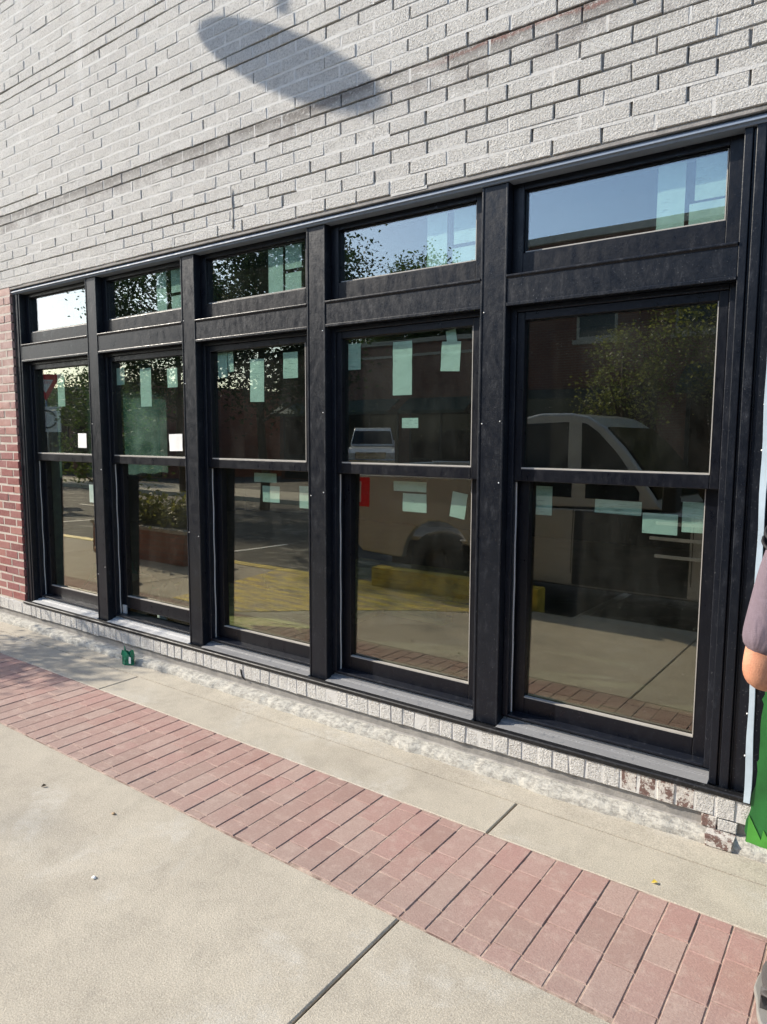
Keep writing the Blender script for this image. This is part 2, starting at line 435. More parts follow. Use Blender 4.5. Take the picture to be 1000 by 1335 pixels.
# right of the entrance: white brick down to the ground
mb, mm = MB(), MB()
brick_field(mb, mm, 4.55, 8, .19, ZW-.01, BF, dp)
w2 = mb.build('white_brick_pier', M['wbrick'], bld, fix=False)
mm.build('mortar_joint', [M['mortar_p'], M['mortar_d']], w2, fix=False)
# red brick pier left of the windows
mb, mm = MB(), MB()
brick_field(mb, mm, -7, XL-.085, .19, ZW-.01, BF+.002, lambda x, z: .02, jw=.012, phase=.15)
rw = mb.build('red_brick_wall', M['rbrick'], bld, fix=False)
rw['label'] = 'red brick wall, pink and whitewashed towards the top'
mm.build('mortar_joint', [M['mortar_r'], M['mortar_r']], rw, fix=False)

# rowlock course beneath the windows
mb, mm = MB(), MB()
x = -7.0
while x < 8:
    bare = (2.90 < x < 3.15)
    brick(mb, x, x+.064, .100+random.uniform(-.003, .003), .186, -.046, random.random(), .003, mi=1 if bare else (1 if x > 3.43 and x < 3.6 else 0), dep=.04)
    x += .0725
mm.box(-7, 8, -.0436, -.005, .1005, .184)
t_ = NT('half_painted_brick')
cc = t_.mix(t_.mr(t_.noise(22, 6, .8), .46, .52), (.15, .09, .075), (.56, .53, .48))
M['halfbrick'] = t_.pbr(cc, .85, t_.bump(t_.noise(80, 4, .7), .004))
brick(mb, 3.245, 3.30, .050, .097, -.043, .5, .003, mi=1, dep=.04); brick(mb, 3.305, 3.372, .052, .096, -.045, .5, .003, dep=.04); brick(mb, 3.27, 3.366, .006, .046, -.100, .4, .003, mi=1, dep=.07)
rl = mb.build('sill_brick_course', [M['wbrick'], M['halfbrick']], bld, fix=False)
rl['label'] = 'row of bricks on edge under the windows, white paint flaking at right'
mm.build('mortar_joint', [M['mortar_p']], rl, fix=False)
mb = MB()
mb.prism([(-.036, .0), (.01, .0), (.01, .100), (-.034, .101), (-.030, .094), (-.028, .05), (-.036, .044)], -7, 8, axis='x')
mb.build('mortar_band', M['gmortar'], bld)
# rough painted concrete lip with a broken edge
from mathutils import noise as mn
mb = MB(); n = 1500; vs = []; fs = []
for i in range(n+1):
    X = -7 + 15*i/n
    a = mn.fractal(Vector((X*5, 1.3, 0)), 1., 2., 4)*.014; b = mn.fractal(Vector((X*14, 7.1, 0)), 1., 2., 4)*.006
    vs += [(X, -.027, .046+b*.4), (X, -.060+a*.5, .042+b), (X, -.088+a, .034+b), (X, -.098+a, .020+b), (X, -.104+a*1.3, -.01)]
for i in range(n):
    for k in range(4): a = i*5+k; fs.append((a, a+1, a+6, a+5))
mb.add(vs, fs, 0, True)
t_ = NT('spattered_lip')
c_ = t_.mix(t_.mr(t_.noise(26, 8, .85, sc3=(1, 1.5, 2.0)), .44, .54), (.30, .285, .25), (.50, .48, .42))
M['lip'] = t_.pbr(c_, .9, t_.bump(t_.noise(60, 5, .75), .007))
mb.build('concrete_lip', M['lip'], bld, fix=False)
# little crack and chips in the painted sill bricks
mb = MB()
mb.tube([(.66, -.049, .15), (.665, -.051, .125), (.675, -.05, .105), (.69, -.040, .085)], [.006, .004, .004, .002], 6)
mb.build('crack', M['crack'], rl)
# vertical crack streak above the third window
mb = MB()
mb.tube([(.645, BF-.001, 2.72), (.648, BF-.001, 2.80), (.640, BF-.001, 2.86), (.642, BF-.001, 2.93)], [.005, .004, .005, .002], 5)
mb.build('crack', M['mortar_d'], wall)

# --- window surround
def boxpart(name, m, dims, parent=bld, bevel=.0025, seg=2):
    b = MB(); b.box(*dims); return b.build(name, m, parent, bevel, seg)

# head: lintel underside + sloping flashing with two ribs
mb = MB()
mb.prism([(BF+.004, ZW-.012), (.03, ZW-.012), (.03, ZW-.0005), (BF+.004, ZW-.0005)], XL-.12, 4.60, axis='x')
mb.build('lintel', M['gmortar'], bld)
mb = MB()
prof = [(.05, ZH), (.05, ZW-.013), (-.004, ZW-.013), (-.008, ZW-.020), (-.014, ZW-.022), (-.016, ZW-.028), (-.022, ZW-.030), (-.024, ZW-.037), (-.016, ZW-.040), (-.012, ZH+.0)]
mb.prism(prof, XL-.075, 4.52, axis='x')
mb.build('head_flashing', M['head'], bld)
# posts
for i in range(4):
    x0 = P0 + i*PITCH
    mb = MB(); mb.box(x0, x0+PW, 0, .17, ZB-.012, ZH+.002)
    mb.box(x0+.0, x0+.010, -.0035, .0015, ZB-.01, ZH-.001)       # corner beads
    mb.box(x0+PW-.010, x0+PW, -.0035, .0015, ZB-.01, ZH-.001)
    o = mb.build('window_post', M['post'], bld, .002, 2)
    for k in range(4):
        mb = MB(); zz = random.uniform(.4, 2.5); xx = x0 + random.choice((.018, PW-.018))
        mb.lathe([(.0001, -.0025), (.0028, -.0018), (.0034, .001)], (xx, -.0005, zz), 8, axis='y')
        mb.build('nail_head', M['tape'], o)
# left jamb
mb = MB(); mb.box(XL-.075, XL-.022, -.006, .17, ZB-.012, ZH+.002); mb.box(XL-.022, XL, 0, .17, ZB-.012, ZH+.002)
mb.build('side_jamb', M['post'], bld, .003, 2)
# right jamb with moulded steps
mb = MB()
mb.box(XR, XR+.028, .0, .17, ZB-.012, ZH+.002)
mb.box(XR+.028, XR+.040, .010, .17, ZB-.012, ZH+.0)
mb.box(XR+.040, XR+.072, -.008, .17, ZB-.012, ZH+.002)
mb.box(XR+.072, XR+.080, .006, .17, ZB-.012, ZH)
mb.box(XR+.080, XR+.130, .002, .17, ZB-.012, ZH+.002)
mb.box(XR+.130, XR+.20, .012, .17, .02, ZH+.001)
rj = mb.build('side_jamb', M['post'], bld, .003, 2)
for k in range(14):
    mb = MB(); mb.lathe([(.0001, -.003), (.003, -.002), (.004, .001)], (XR+.119+random.uniform(-.004, .004), .0015, .35+k*.165), 8, axis='y')
    mb.build('nail_head', M['tape'], rj)
# transom rails and their little drip edges, one per bay
for i in range(5):
    x0, x1 = OP[i]+.0005, OP[i]+OW-.0005
    mb = MB()
    mb.prism([(.001, ZR0), (.001, ZR1-.018), (-.007, ZR1-.012), (-.007, ZR1-.004), (.05, ZR1+.003), (.17, ZR1+.003), (.17, ZR0)], x0, x1, axis='x')
    mb.box(x0, x1, -.003, .0015, ZR0, ZR0+.014)
    mb.build('transom_rail', M['post'], bld, .002, 2)
# the sill: one sloped plank per bay + black nosing below
for i in range(5):
    x0, x1 = OP[i]+.0005, OP[i]+OW-.0005
    mb = MB()
    mb.prism([(-.020, ZB-.006), (.03, ZB+.001), (.031, ZB+.007), (.06, ZB+.011), (.061, ZB+.017), (.17, ZB+.026), (.17, ZB-.026), (-.020, ZB-.0255)], x0, x1, axis='x')
    mb.build('window_sill', M['sillw'] if i < 2 else M['sill'], bld, .0015, 1)
mb = MB()
mb.prism([(-.052, ZB-.027), (-.054, ZB-.012), (-.050, ZB-.006), (-.0205, ZB-.0055), (-.0205, ZB-.026), (.17, ZB-.0265), (.17, ZB-.0295), (-.048, ZB-.0295)], XL-.075, XR+.20, axis='x')
mb.build('sill_nosing', M['sillnose'], bld, .001, 1)

def frame_ring(mb, x0, x1, z0, z1, y0, y1, l, r, b, t):
    mb.box(x0, x0+l, y0, y1, z0, z1); mb.box(x1-r, x1, y0, y1, z0, z1)
    mb.box(x0+l, x1-r, y0, y1, z0, z0+b); mb.box(x0+l, x1-r, y0, y1, z1-t, z1)

STK = {
 'u': {3: [(.083,.165,1.90,2.035,0),(.372,.488,1.758,2.024,0),(.657,.763,1.863,2.003,-3),(.685,.74,1.998,2.057,8),(.43,.528,1.593,1.643,0)],
       2: [(.095,.179,1.907,2.055,0),(.186,.234,1.936,2.055,3),(.376,.492,1.751,2.0,-1),(.647,.76,1.877,2.022,0)],
       1: [(.074,.165,1.903,2.019,0),(.345,.464,1.747,2.003,0),(.638,.741,1.865,1.989,0),(.651,.785,1.45,1.561,1,1)],
       0: [(.338,.435,1.77,2.019,0),(.605,.717,1.457,1.565,0,1)], 4: []},
 'l': {4: [(.097,.175,1.194,1.327,0),(.373,.572,1.221,1.28,-1),(.578,.719,1.149,1.235,0),(.735,.819,1.166,1.29,0)],
       3: [(.335,.54,1.266,1.318,0),(.394,.541,1.161,1.256,0),(.686,.772,1.148,1.275,-8)],
       2: [(.33,.519,1.271,1.326,0),(.401,.543,1.152,1.25,0),(.704,.781,1.132,1.262,0)],
       1: [], 0: [(.62,.68,1.041,1.177,0,1)]},
 't': {4: [(.602,.705,2.350,2.60,0),(.74,.85,2.446,2.60,0),(.722,.85,2.350,2.437,0)],
       3: [(.578,.689,2.350,2.60,0),(.725,.85,2.445,2.60,0),(.719,.85,2.350,2.428,0)],
       2: [(.551,.665,2.350,2.60,0),(.684,.805,2.473,2.60,0),(.682,.803,2.350,2.452,0)],
       1: [(.57,.67,2.350,2.60,0),(.72,.82,2.46,2.60,0),(.72,.82,2.350,2.44,0)], 0: []}}
def stickers(lst, ox, y, parent):
    for (a, b, c, d, rot, *wh) in lst:
        if wh: y0_ = y; y = y-.0085
        mb = MB(); w, h = b-a, d-c; cx, cz = ox+(a+b)/2, (c+d)/2
        # a slightly cockled sheet
        nx, nz = 4, 5; vs = []
        for sgn in (0, .0006):
            for j in range(nz+1):
                for i in range(nx+1):
                    u, v = (i/nx-.5)*w, (j/nz-.5)*h
                    ca, sa = math.cos(R(rot)), math.sin(R(rot))
                    vs.append((cx+u*ca-v*sa, y+.0025+sgn+.0016*math.sin(u*70+cx*9)*math.cos(v*50+cz), cz+u*sa+v*ca))
        N = (nx+1)*(nz+1); fs = []
        for j in range(nz):
            for i in range(nx):
                q = (j*(nx+1)+i, j*(nx+1)+i+1, (j+1)*(nx+1)+i+1, (j+1)*(nx+1)+i)
                fs.append(q); fs.append(tuple(N+k for k in q[::-1]))
        mb.add(vs, fs, 0, True)
        mb.build('paper_label', M['tape'] if wh else M['paper'], parent, fix=False)
        if wh: y = y0_

for i in range(5):
    ox = OP[i]; x0, x1 = ox+.001, ox+OW-.001
    # ---- transom window: fixed frame, pane
    mb = MB(); frame_ring(mb, x0, x1, ZR1+.004, ZH-.001, .045, .11, .052, .052, .085, .030)
    frame_ring(mb, x0+.0525, x1-.0525, ZR1+.0895, ZH-.0315, .060, .105, .004, .004, .004, .004)
    tw = mb.build('transom_window', M['sash'], bld, .003, 2)
    mb = MB()
    mb.box(x0+.057, x1-.057, .0585, .0655, ZR1+.094, ZR1+.0985)     # white edge of the bead
    mb.box(x1-.0615, x1-.0575, .0585, .0655, ZR1+.099, ZH-.037)
    mb.build('glazing_bead', M['bead'], tw)
    mb = MB(); mb.box(x0+.053, x1-.053, .071, .075, ZR1+.088, ZH-.030)
    mb.build('pane', M['tglass'], tw)
    stickers(STK['t'][i], ox, .0755, tw)
    # ---- double hung window
    mb = MB(); frame_ring(mb, x0, x1, ZB+.028, ZR0-.0005, .045, .165, .028, .028, .012, .022)
    w = mb.build('double_hung_window', M['black'], bld, .003, 2)
    w['label'] = ['double-hung window next to the red brick', 'second double-hung window from the left, lower sash raised over a white gap',
                  'middle double-hung window of the five', 'double-hung window fourth from the left, crinkled paper at top right',
                  'widest-looking double-hung window beside the blue strip'][i]
    # upper sash, outer track
    mb = MB(); frame_ring(mb, x0+.029, x1-.029, 1.352, ZR0-.023, .055, .100, .035, .035, .055, .036)
    us = mb.build('upper_sash', M['sash'], w, .003, 2)
    mb = MB(); mb.box(x0+.064, x1-.064, .0545, .075, 1.4073, 1.4135); mb.box(x1-.067, x1-.0635, .054, .075, 1.414, ZR0-.060)
    mb.build('glazing_bead', M['bead'], w)
    mb = MB(); mb.box(x0+.060, x1-.060, .082, .086, 1.402, ZR0-.056)
    mb.build('pane', M['glass'], w)
    stickers(STK['u'][i], ox, .0865, w)
    # lower sash, inner track
    up = .052 if i == 1 else 0
    mb = MB(); frame_ring(mb, x0+.029, x1-.029, ZB+.030+up, 1.395, .105, .150, .055, .055, .085, .042)
    ls = mb.build('lower_sash', M['sash'], w, .003, 2)
    mb = MB(); mb.box(x0+.084, x1-.084, .1035, .125, ZB+.1155+up, ZB+.121+up); mb.box(x1-.087, x1-.0835, .1035, .125, ZB+.121+up, 1.35)
    mb.build('glazing_bead', M['bead'], w)
    # the tilting sash leans in a little at the top
    mb = MB(); mb.prism([(.130, ZB+.11+up), (.134, ZB+.11+up), (.1505, 1.36), (.1465, 1.36)], x0+.080, x1-.080, axis='x')
    mb.build('pane', M['lglass'], w)
    stickers(STK['l'][i], ox, .1510, w)
    # white vinyl track liner, on the left return, below the upper sash, a bit wavy
    mb = MB(); vs = []; fs = []; n = 24
    for k in range(n+1):
        z = ZB+.029 + (1.345-ZB-.029)*k/n; a = .0016*math.sin(k*.9+i*2)
        vs += [(x0+.0285, .079+a, z), (x0+.0335, .079+a, z), (x0+.0335, .084+a, z), (x0+.0285, .084+a, z)]
    for k in range(n):
        for q in range(4): fs.append((k*4+q, k*4+(q+1) % 4, k*4+4+(q+1) % 4, k*4+4+q))
    fs += [(0,1,2,3), tuple(n*4+q for q in (3,2,1,0))]
    mb.add(vs, fs); mb.build('track_liner', M['vinyl'], w)
    mb = MB(); xc = ox+OW/2   # sash lock on the meeting rail
    mb.box(xc-.03, xc+.03, .108, .128, 1.3955, 1.403); mb.tube([(xc, .118, 1.402), (xc, .118, 1.41)], .012, 12)
    mb.build('sash_lock', M['metal'], w)
    if i == 1:
        mb = MB(); mb.box(x0+.031, x0+.075, .095, .1045, ZB+.028, ZB+.10); mb.build('white_spacer', M['vinyl'], w)

# --- rest of the building: interior shell
mb = MB()
mb.box(-7, 8, .30, 9, -.03, .055)          # floor
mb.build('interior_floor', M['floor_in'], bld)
mb = MB()
mb.box(-7, 8, 7.0, 7.15, .055, 3.1)         # back wall
mb.box(7.85, 8, .30, 7.0, .055, 3.1)
# left wall with two openings
mb.box(-7, -6.85, .30, 1.6, .055, 3.1); mb.box(-7, -6.85, 3.1, 3.6, .055, 3.1); mb.box(-7, -6.85, 5.1, 7.0, .055, 3.1)
mb.box(-7, -6.85, 1.6, 3.1, .055, .9); mb.box(-7, -6.85, 1.6, 3.1, 2.3, 3.1)
mb.box(-7, -6.85, 3.6, 5.1, .055, .9); mb.box(-7, -6.85, 3.6, 5.1, 2.3, 3.1)
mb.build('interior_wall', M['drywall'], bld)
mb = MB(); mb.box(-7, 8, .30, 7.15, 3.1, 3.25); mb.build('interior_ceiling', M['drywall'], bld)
mb = MB(); mb.box(-7, 8, .30, 12, 5.9, 6.1); mb.box(-7, 8, 7.15, 7.3, 3.25, 5.9); mb.box(-7, -6.8, .3, 7.15, 3.25, 5.9); mb.box(7.8, 8, .3, 7.15, 3.25, 5.9)
mb.build('roof', M['roofing'], bld)
t_ = NT('teal_dimming_sheet'); tl = t_.n('ShaderNodeBsdfTranslucent'); t_.l(t_.mix(t_.mr(t_.noise(2.5, 5), .35, .65), (.008, .02, .016), (.05, .07, .06)), tl.inputs['Color']); t_.l(tl.outputs[0], t_.out.inputs[0])
for ya, yb in ((1.55, 3.15), (3.55, 5.15)):  # translucent sheets added over the openings to dim the daylight through them
    mb = MB(); vs = []; fs = []
    for q in range(25):
        for z in (.8, 2.4): vs.append((-6.83+.02*math.sin(q*1.1), ya+(yb-ya)*q/24, z))
    for q in range(24): fs.append((q*2, q*2+1, q*2+3, q*2+2))
    mb.add(vs, fs, 0, True); mb.build('dimming_sheet', t_.m, bld, fix=False)

# lumber stacks inside
def lumber(name_label, x, y, z, n, L, rz, grp='pine boards lying on the floor inside'):
    r0 = empty('lumber_stack', (x, y, z), rz, name_label, 'lumber', grp)
    for k in range(n):
        mb = MB(); ly = k % 3; lz = k//3
        off = random.uniform(-.15, .15)
        mb.box(-L/2+off, L/2+off, ly*.15, ly*.15+.14, lz*.042, lz*.042+.038)
        mb.build('board', M['lumber'], r0, .002)
    return r0
lumber('yellow pine boards laid flat on the floor just inside the third window', -.45, .62, .056, 9, 1.7, .0)
lumber('long stack of yellow pine boards on the floor behind the third window', -.75, 1.25, .056, 6, 2.2, .03)
lumber('row of yellow pine boards further inside behind the fourth window', -.1, 1.85, .056, 12, 2.0, -.03)
lumber('yellow pine boards deepest in the room behind the fourth window', .0, 2.55, .056, 15, 1.5, .02)

# things lying about inside, near the glass
def heap(name, loc, sx, sy, sz, m, seed, label, cat):
    rnd = random.Random(seed); mb = MB(); vs = []; fs = []; n, q_ = 22, 12
    for j in range(q_+1):
        for k in range(n+1):
            u, v = k/n*2-1, j/q_*2-1; r2_ = max(0, 1-(u*u+v*v)*.8)
            h = r2_*sz*(.55+.9*abs(mn.fractal(Vector((u*2.2+seed, v*2.2, 0)), .8, 2.2, 4)))+.003
            vs.append((u*sx/2+rnd.uniform(-.012, .012), v*sy/2+rnd.uniform(-.012, .012), h))
    for j in range(q_):
        for k in range(n): a = j*(n+1)+k; fs.append((a, a+1, a+n+2, a+n+1))
    mb.add(vs, fs); o = mb.build(name, m, None, fix=False, loc=loc); md = o.modifiers.new('s', 'SOLIDIFY'); md.thickness = .002; tag(o, label, cat)
M['kraft'] = simple('kraft_paper', (.42, .24, .13), .8, var=.25, scale=6); M['green_cloth'] = simple('green_tarpaulin', (.05, .16, .08), .6, var=.4, scale=8)
heap('paper_heap', (-.98, .85, .056), 1.0, .55, .30, M['kraft'], 3, 'crumpled brown paper heap on the floor behind the second window', 'paper heap')
heap('tarpaulin', (-2.2, 1.0, .056), .7, .6, .34, M['green_cloth'], 5, 'crumpled green tarpaulin on the floor behind the leftmost window', 'tarpaulin')
cbx = empty('cardboard_box', (-1.55, .62, .056), .3, 'open brown cardboard box on the floor behind the first post', 'box')
mb = MB(); frame_ring(mb, -.2, .2, 0, .28, -.15, -.145, .2, .2, .01, .01); mb.box(-.2, .2, .145, .15, 0, .28); mb.box(-.2, -.195, -.145, .145, 0, .28); mb.box(.195, .2, -.145, .145, 0, .28); mb.box(-.195, .195, -.145, .145, 0, .006)
mb.build('carton', M['kraft'], cbx)
for sg in (-1, 1):
    mb = MB(); mb.prism([(sg*.15, .281), (sg*.27, .20), (sg*.272, .204), (sg*.15, .285)], -.19, .19, axis='x'); mb.build('flap', M['kraft'], cbx)
bt = empty('plastic_bottle', (-.72, .42, .056), 0, 'small white plastic bottle standing behind the second window', 'bottle')
mb = MB(); mb.lathe([(.001, 0), (.035, 0), (.038, .01), (.038, .13), (.03, .16), (.014, .18), (.014, .19)], (0, 0, 0), 20); mb.build('bottle_body', M['tape'], bt)
mb = MB(); mb.lathe([(.016, .186), (.017, .21), (.001, .211)], (0, 0, 0), 16); mb.build('cap', M['tape'], bt)

# entrance area right of the windows (mostly beyond the frame)
mb = MB(); mb.box(XR+.201, 4.55, .05, .13, 0.02, ZH); db = mb.build('plywood_hoarding', M['bdark'], bld, .003)

# --- painted board and blue strip at the right
pb = empty('painted_board', (3.40, -.05, 0), 0, 'painted board with ragged green grass strokes, leaning by the window corner', 'board')
mb = MB(); mb.box(.036, 1.15, .003, .018, .0, 2.05); mb.build('panel', M['bdark'], pb, .002)
mb = MB()
zs = [.0]; edge = []
z = 0.0
random.seed(3)
while z < 1.25:
    base = .002 if z < .16 else (.010 if z < .30 else .028)
    if z > .26: base = .024 + .010*min(1, (z-.26)/.5)
    edge.append((base+random.uniform(-.004, .006), z)); z += random.uniform(.012, .05)
pts = edge + [(.3, 1.30), (.6, 1.18), (1.15, 1.28), (1.15, 0.0)]
mb.prism(pts, -.004, .0025); mb.build('green_paint_layer', M['green'], pb, fix=True)
mb = MB()
pts = [(.004, 0.001)]
xx = .004; 
for k in range(26):
    pts.append((xx+.006, .10+random.uniform(0, .10))); xx += random.uniform(.018, .05); pts.append((xx, .05+random.uniform(0, .05)))
pts.append((xx, .001))
mb.prism(pts, -.0075, -.0045); mb.build('light_grass_strokes', M['green2'], pb)
bs = MB()
n = 30; vs = []; fs = []
for k in range(n+1):
    z = .195 + 1.93*k/n; xl = 3.389 - .0125*k/n*1.2 + .0015*math.sin(k*1.3); wd = .021+.003*math.sin(k*.7)
    vs += [(xl, -.060, z), (xl+wd, -.060, z), (xl+wd, -.047, z), (xl, -.047, z)]
for k in range(n):
    for q in range(4): fs.append((k*4+q, k*4+(q+1) % 4, k*4+4+(q+1) % 4, k*4+4+q))
fs += [(0,1,2,3), tuple(n*4+q for q in (3,2,1,0))]
bs.add(vs, fs)
o = bs.build('trim_strip', M['blue'], None); tag(o, 'narrow pale blue wooden strip standing between black jamb and green board', 'wood strip')

# --- gooseneck lamp on the wall above the frame (its shadow falls on the bricks)
LD = Vector((1, .45, -.66)).normalized()
dly = .95
lc = Vector((1.11 - dly/.45, -dly, 3.445 + dly*.66/.45))
lamp = empty('gooseneck_lamp', (lc.x, BF, lc.z+.45), 0, 'dark gooseneck lamp fixed to the white brick wall', 'wall lamp')
mb = MB(); mb.lathe([(.001, -.02), (.07, -.02), (.075, 0), (.075, .002)], (0, 0, 0), 20, axis='y'); mb.build('wall_plate', M['lampshade'], lamp)
mb = MB(); yy = -dly-BF
arm = [(0, 0, 0), (0, -.12, .10), (0, -.30, .16), (0, yy*.8, .10), (0, yy, -.05), (0, yy, -.20)]
mb.tube(arm, .022, 10); mb.build('arm', M['lampshade'], lamp)
mb = MB()
mb.lathe([(.02, .13), (.035, .12), (.04, .085), (.11, .035), (.24, .0), (.272, -.012), (.274, -.022), (.268, -.022), (.235, -.008), (.10, .028), (.02, .07)], (0, yy, -.45+.02), 36)
mb.build('lamp_shade', M['lampshade'], lamp, fix=True)
mb = MB(); mb.lathe([(.001, -.05), (.03, -.04), (.042, 0), (.03, .04), (.015, .09)], (0, yy, -.42), 16); mb.build('bulb', M['tape'], lamp)

# ------------------------------------------------------------------ ground
def slab(mb, x0, x1, y0, y1, z=0, c=.006, d=.10):
    b = [(x0, y0), (x1, y0), (x1, y1), (x0, y1)]; s = [(1, 1), (-1, 1), (-1, -1), (1, -1)]
    T = [(a+p*c, e+q*c, z) for (a, e), (p, q) in zip(b, s)]; E_ = [(a, e, z-c) for a, e in b]; B = [(a, e, z-d) for a, e in b]
    mb.add(T+E_+B, [(0,1,2,3), (0,4,5,1), (1,5,6,2), (2,6,7,3), (3,7,4,0), (4,8,9,5), (5,9,10,6), (6,10,11,7), (7,11,8,4)])
J = [-.10 + 2.66*k for k in range(-6, 7)]
mb = MB()
for a, b in zip(J[:-1], J[1:]):
    slab(mb, a+.004, b-.004, -.515, -.236, 0, .004)
    slab(mb, a+.004, b-.004, -3.02, -1.122, 0, .005)
mb.box(J[0], J[-1], -.2355, -.04, -.10, .002)
mb.build('sidewalk', M['concrete'], None, fix=False)['kind'] = 'structure'
# chipped dark joint fillings
mb = MB(); mb.box(-20, 20, -3.02, -.1, -.12, -.012)
o = mb.build('joint_fill', M['joint'], None); o['kind'] = 'structure'; o.name = 'ground_joints'
# brick band
random.seed(11)
mb = MB(); X = J[0]; pw = .0985; k = 0
while X < J[-1]-.1:
    off = random.choice((0, .05, .1, .14)) if k % 2 else random.choice((0, .02, .17))
    y = -.520 - (0 if off == 0 else off)
    segs = []
    if off > 0: segs.append((-.520, -.520-off+.003))
    while y > -1.118:
        y2 = max(y-random.choice((.196, .196, .150)), -1.118)
        if y-y2 > .03: segs.append((y, y2+.003))
        y = y2
    for (ya, yb) in segs:
        xx = X + random.uniform(-.0006, .0006)
        t = random.random(); dz = random.uniform(-.0015, .0012)
        b = [(xx+.0023, yb), (xx+pw-.0023, yb), (xx+pw-.0023, ya), (xx+.0023, ya)]; s = [(1, 1), (-1, 1), (-1, -1), (1, -1)]; c = .0022
        T = [(a+p*c, e+q*c, dz) for (a, e), (p, q) in zip(b, s)]; E_ = [(a, e, dz-c) for a, e in b]; B = [(a, e, -.02) for a, e in b]
        mb.add(T+E_+B, [(0,1,2,3), (0,4,5,1), (1,5,6,2), (2,6,7,3), (3,7,4,0), (4,8,9,5), (5,9,10,6), (6,10,11,7), (7,11,8,4)], 0, False, (t, t, t, 1))
    X += pw; k += 1
mb.build('brick_path', M['paver'], None, fix=False)['kind'] = 'structure'
mb = MB(); mb.box(-20, 20, -1.1225, -.5145, -.012, -.0030)
mb.build('path_joint_sand', M['sand'], None)['kind'] = 'structure'
# kerb, road, far pavement, land
mb = MB(); mb.prism([(-3.03, -.3), (-3.03, -.004), (-3.20, -.004), (-3.215, -.02), (-3.225, -.3)], 1.5, 20, axis='x')
mb.prism([(-3.03, -.3), (-3.03, -.004), (-3.20, -.004), (-3.215, -.02), (-3.225, -.3)], -20, -8, axis='x')
mb.build('kerb', M['kerb'], None)['kind'] = 'structure'
mb = MB(); mb.prism([(-3.031, -.3), (-3.031, .21), (-3.20, .21), (-3.215, .195), (-3.225, -.3)], -.85, 1.12, axis='x')
mb.prism([(-3.031, -.3), (-3.031, .005), (-3.20, .005), (-3.215, -.01), (-3.225, -.3)], -8, -.851, axis='x')
mb.build('yellow_kerb', M['yellow'], None, .006, 2)['kind'] = 'structure'
t_ = NT('worn_yellow_ramp')
v_ = t_.n('ShaderNodeTexVoronoi'); t_.l(t_.co, v_.inputs['Vector']); v_.inputs['Scale'].default_value = 17; v_.inputs['Randomness'].default_value = 0
c_ = t_.mix(t_.mr(t_.noise(2.6, 7, .75, sc3=(1, 4.5, 1)), .42, .56), (.80, .60, .07), (.34, .27, .17))
M['ramp'] = t_.pbr(c_, .7, t_.bump(t_.mr(v_.outputs['Distance'], .15, .35, 1, 0), .005))
mb = MB(); mb.prism([(-.95, -1.16), (-.30, -1.85), (.30, -2.35), (1.05, -2.75), (1.1, -3.01), (-2.3, -3.01), (-1.9, -1.16)], -.002, .0045, axis='z')
mb.build('yellow_tactile_paving', M['ramp'], None)['kind'] = 'structure'
mb = MB(); mb.box(-70, 40, -12.6, -3.1, -.4, -.15); mb.build('road', M['asphalt'], None)['kind'] = 'structure'
mb = MB()
for x in range(-60, 36, 9): mb.box(x, x+3, -8.05, -7.93, -.149, -.144)
for x in range(-9, 8, 6): mb.box(x-1.75, x-1.65, -5.7, -3.4, -.149, -.144)
mb.build('road_markings', M['lwhite'], None)['kind'] = 'structure'
mb = MB(); mb.box(-70, 40, -16, -12.6, -.4, -.01); mb.build('far_sidewalk', M['kerb'], None)['kind'] = 'structure'
mb = MB(); mb.box(-70, 40, -40, -16.001, -.4, -.022); mb.build('parking_lot', M['asphalt'], None)['kind'] = 'structure'
mb = MB(); s_ = 400; mb.add([(-s_, -s_, -.42), (s_, -s_, -.42), (s_, s_, -.42), (-s_, s_, -.42)], [(0,1,2,3)])
mb.build('ground', M['asphalt'], None, fix=False)['kind'] = 'structure'
mb = MB(); mb.box(-70, -20, -3.1, 12, -.4, -.02); mb.box(20, 40, -3.1, 12, -.4, -.02); mb.box(-20, -7.02, 0.02, 12, -.4, -.02)
mb.build('side_pavement', M['kerb'], None)['kind'] = 'structure'

# small litter on the ground
random.seed(5)
gc = empty('plastic_cup', (-.36, -.13, 0), .3, 'small crushed green plastic cup lying on the pavement near the wall', 'litter')
mb = MB(); vs = []; fs = []; n = 14; hs = [0, .03, .06, .085]
for j, h in enumerate(hs):
    for k in range(n):
        a = 2*math.pi*k/n; r = .031+.006*j/3+random.uniform(-.006, .006)
        hh = h + (random.uniform(-.018, .03) if j == 3 else 0)
        vs.append((r*math.cos(a)*1.25, r*math.sin(a)*.8, hh))
for j in range(3):
    for k in range(n): fs.append((j*n+k, j*n+(k+1) % n, (j+1)*n+(k+1) % n, (j+1)*n+k))
fs.append(tuple(range(n))[::-1]); mb.add(vs, fs)
o = mb.build('cup_wall', M['gcan'], gc, fix=True); sm = o.modifiers.new('s', 'SOLIDIFY'); sm.thickness = .002
mb = MB(); mb.tube([(-.02, .0, .08), (-.022, -.004, .105), (-.026, -.004, .128)], [.004, .006, .003], 6); mb.build('torn_flap', M['gcan'], gc)
mb = MB(); mb.prism([(.026, .02), (.042, .018), (.044, .062), (.028, .066)], -.031, -.029); mb.build('paper_label', M['tape'], gc)
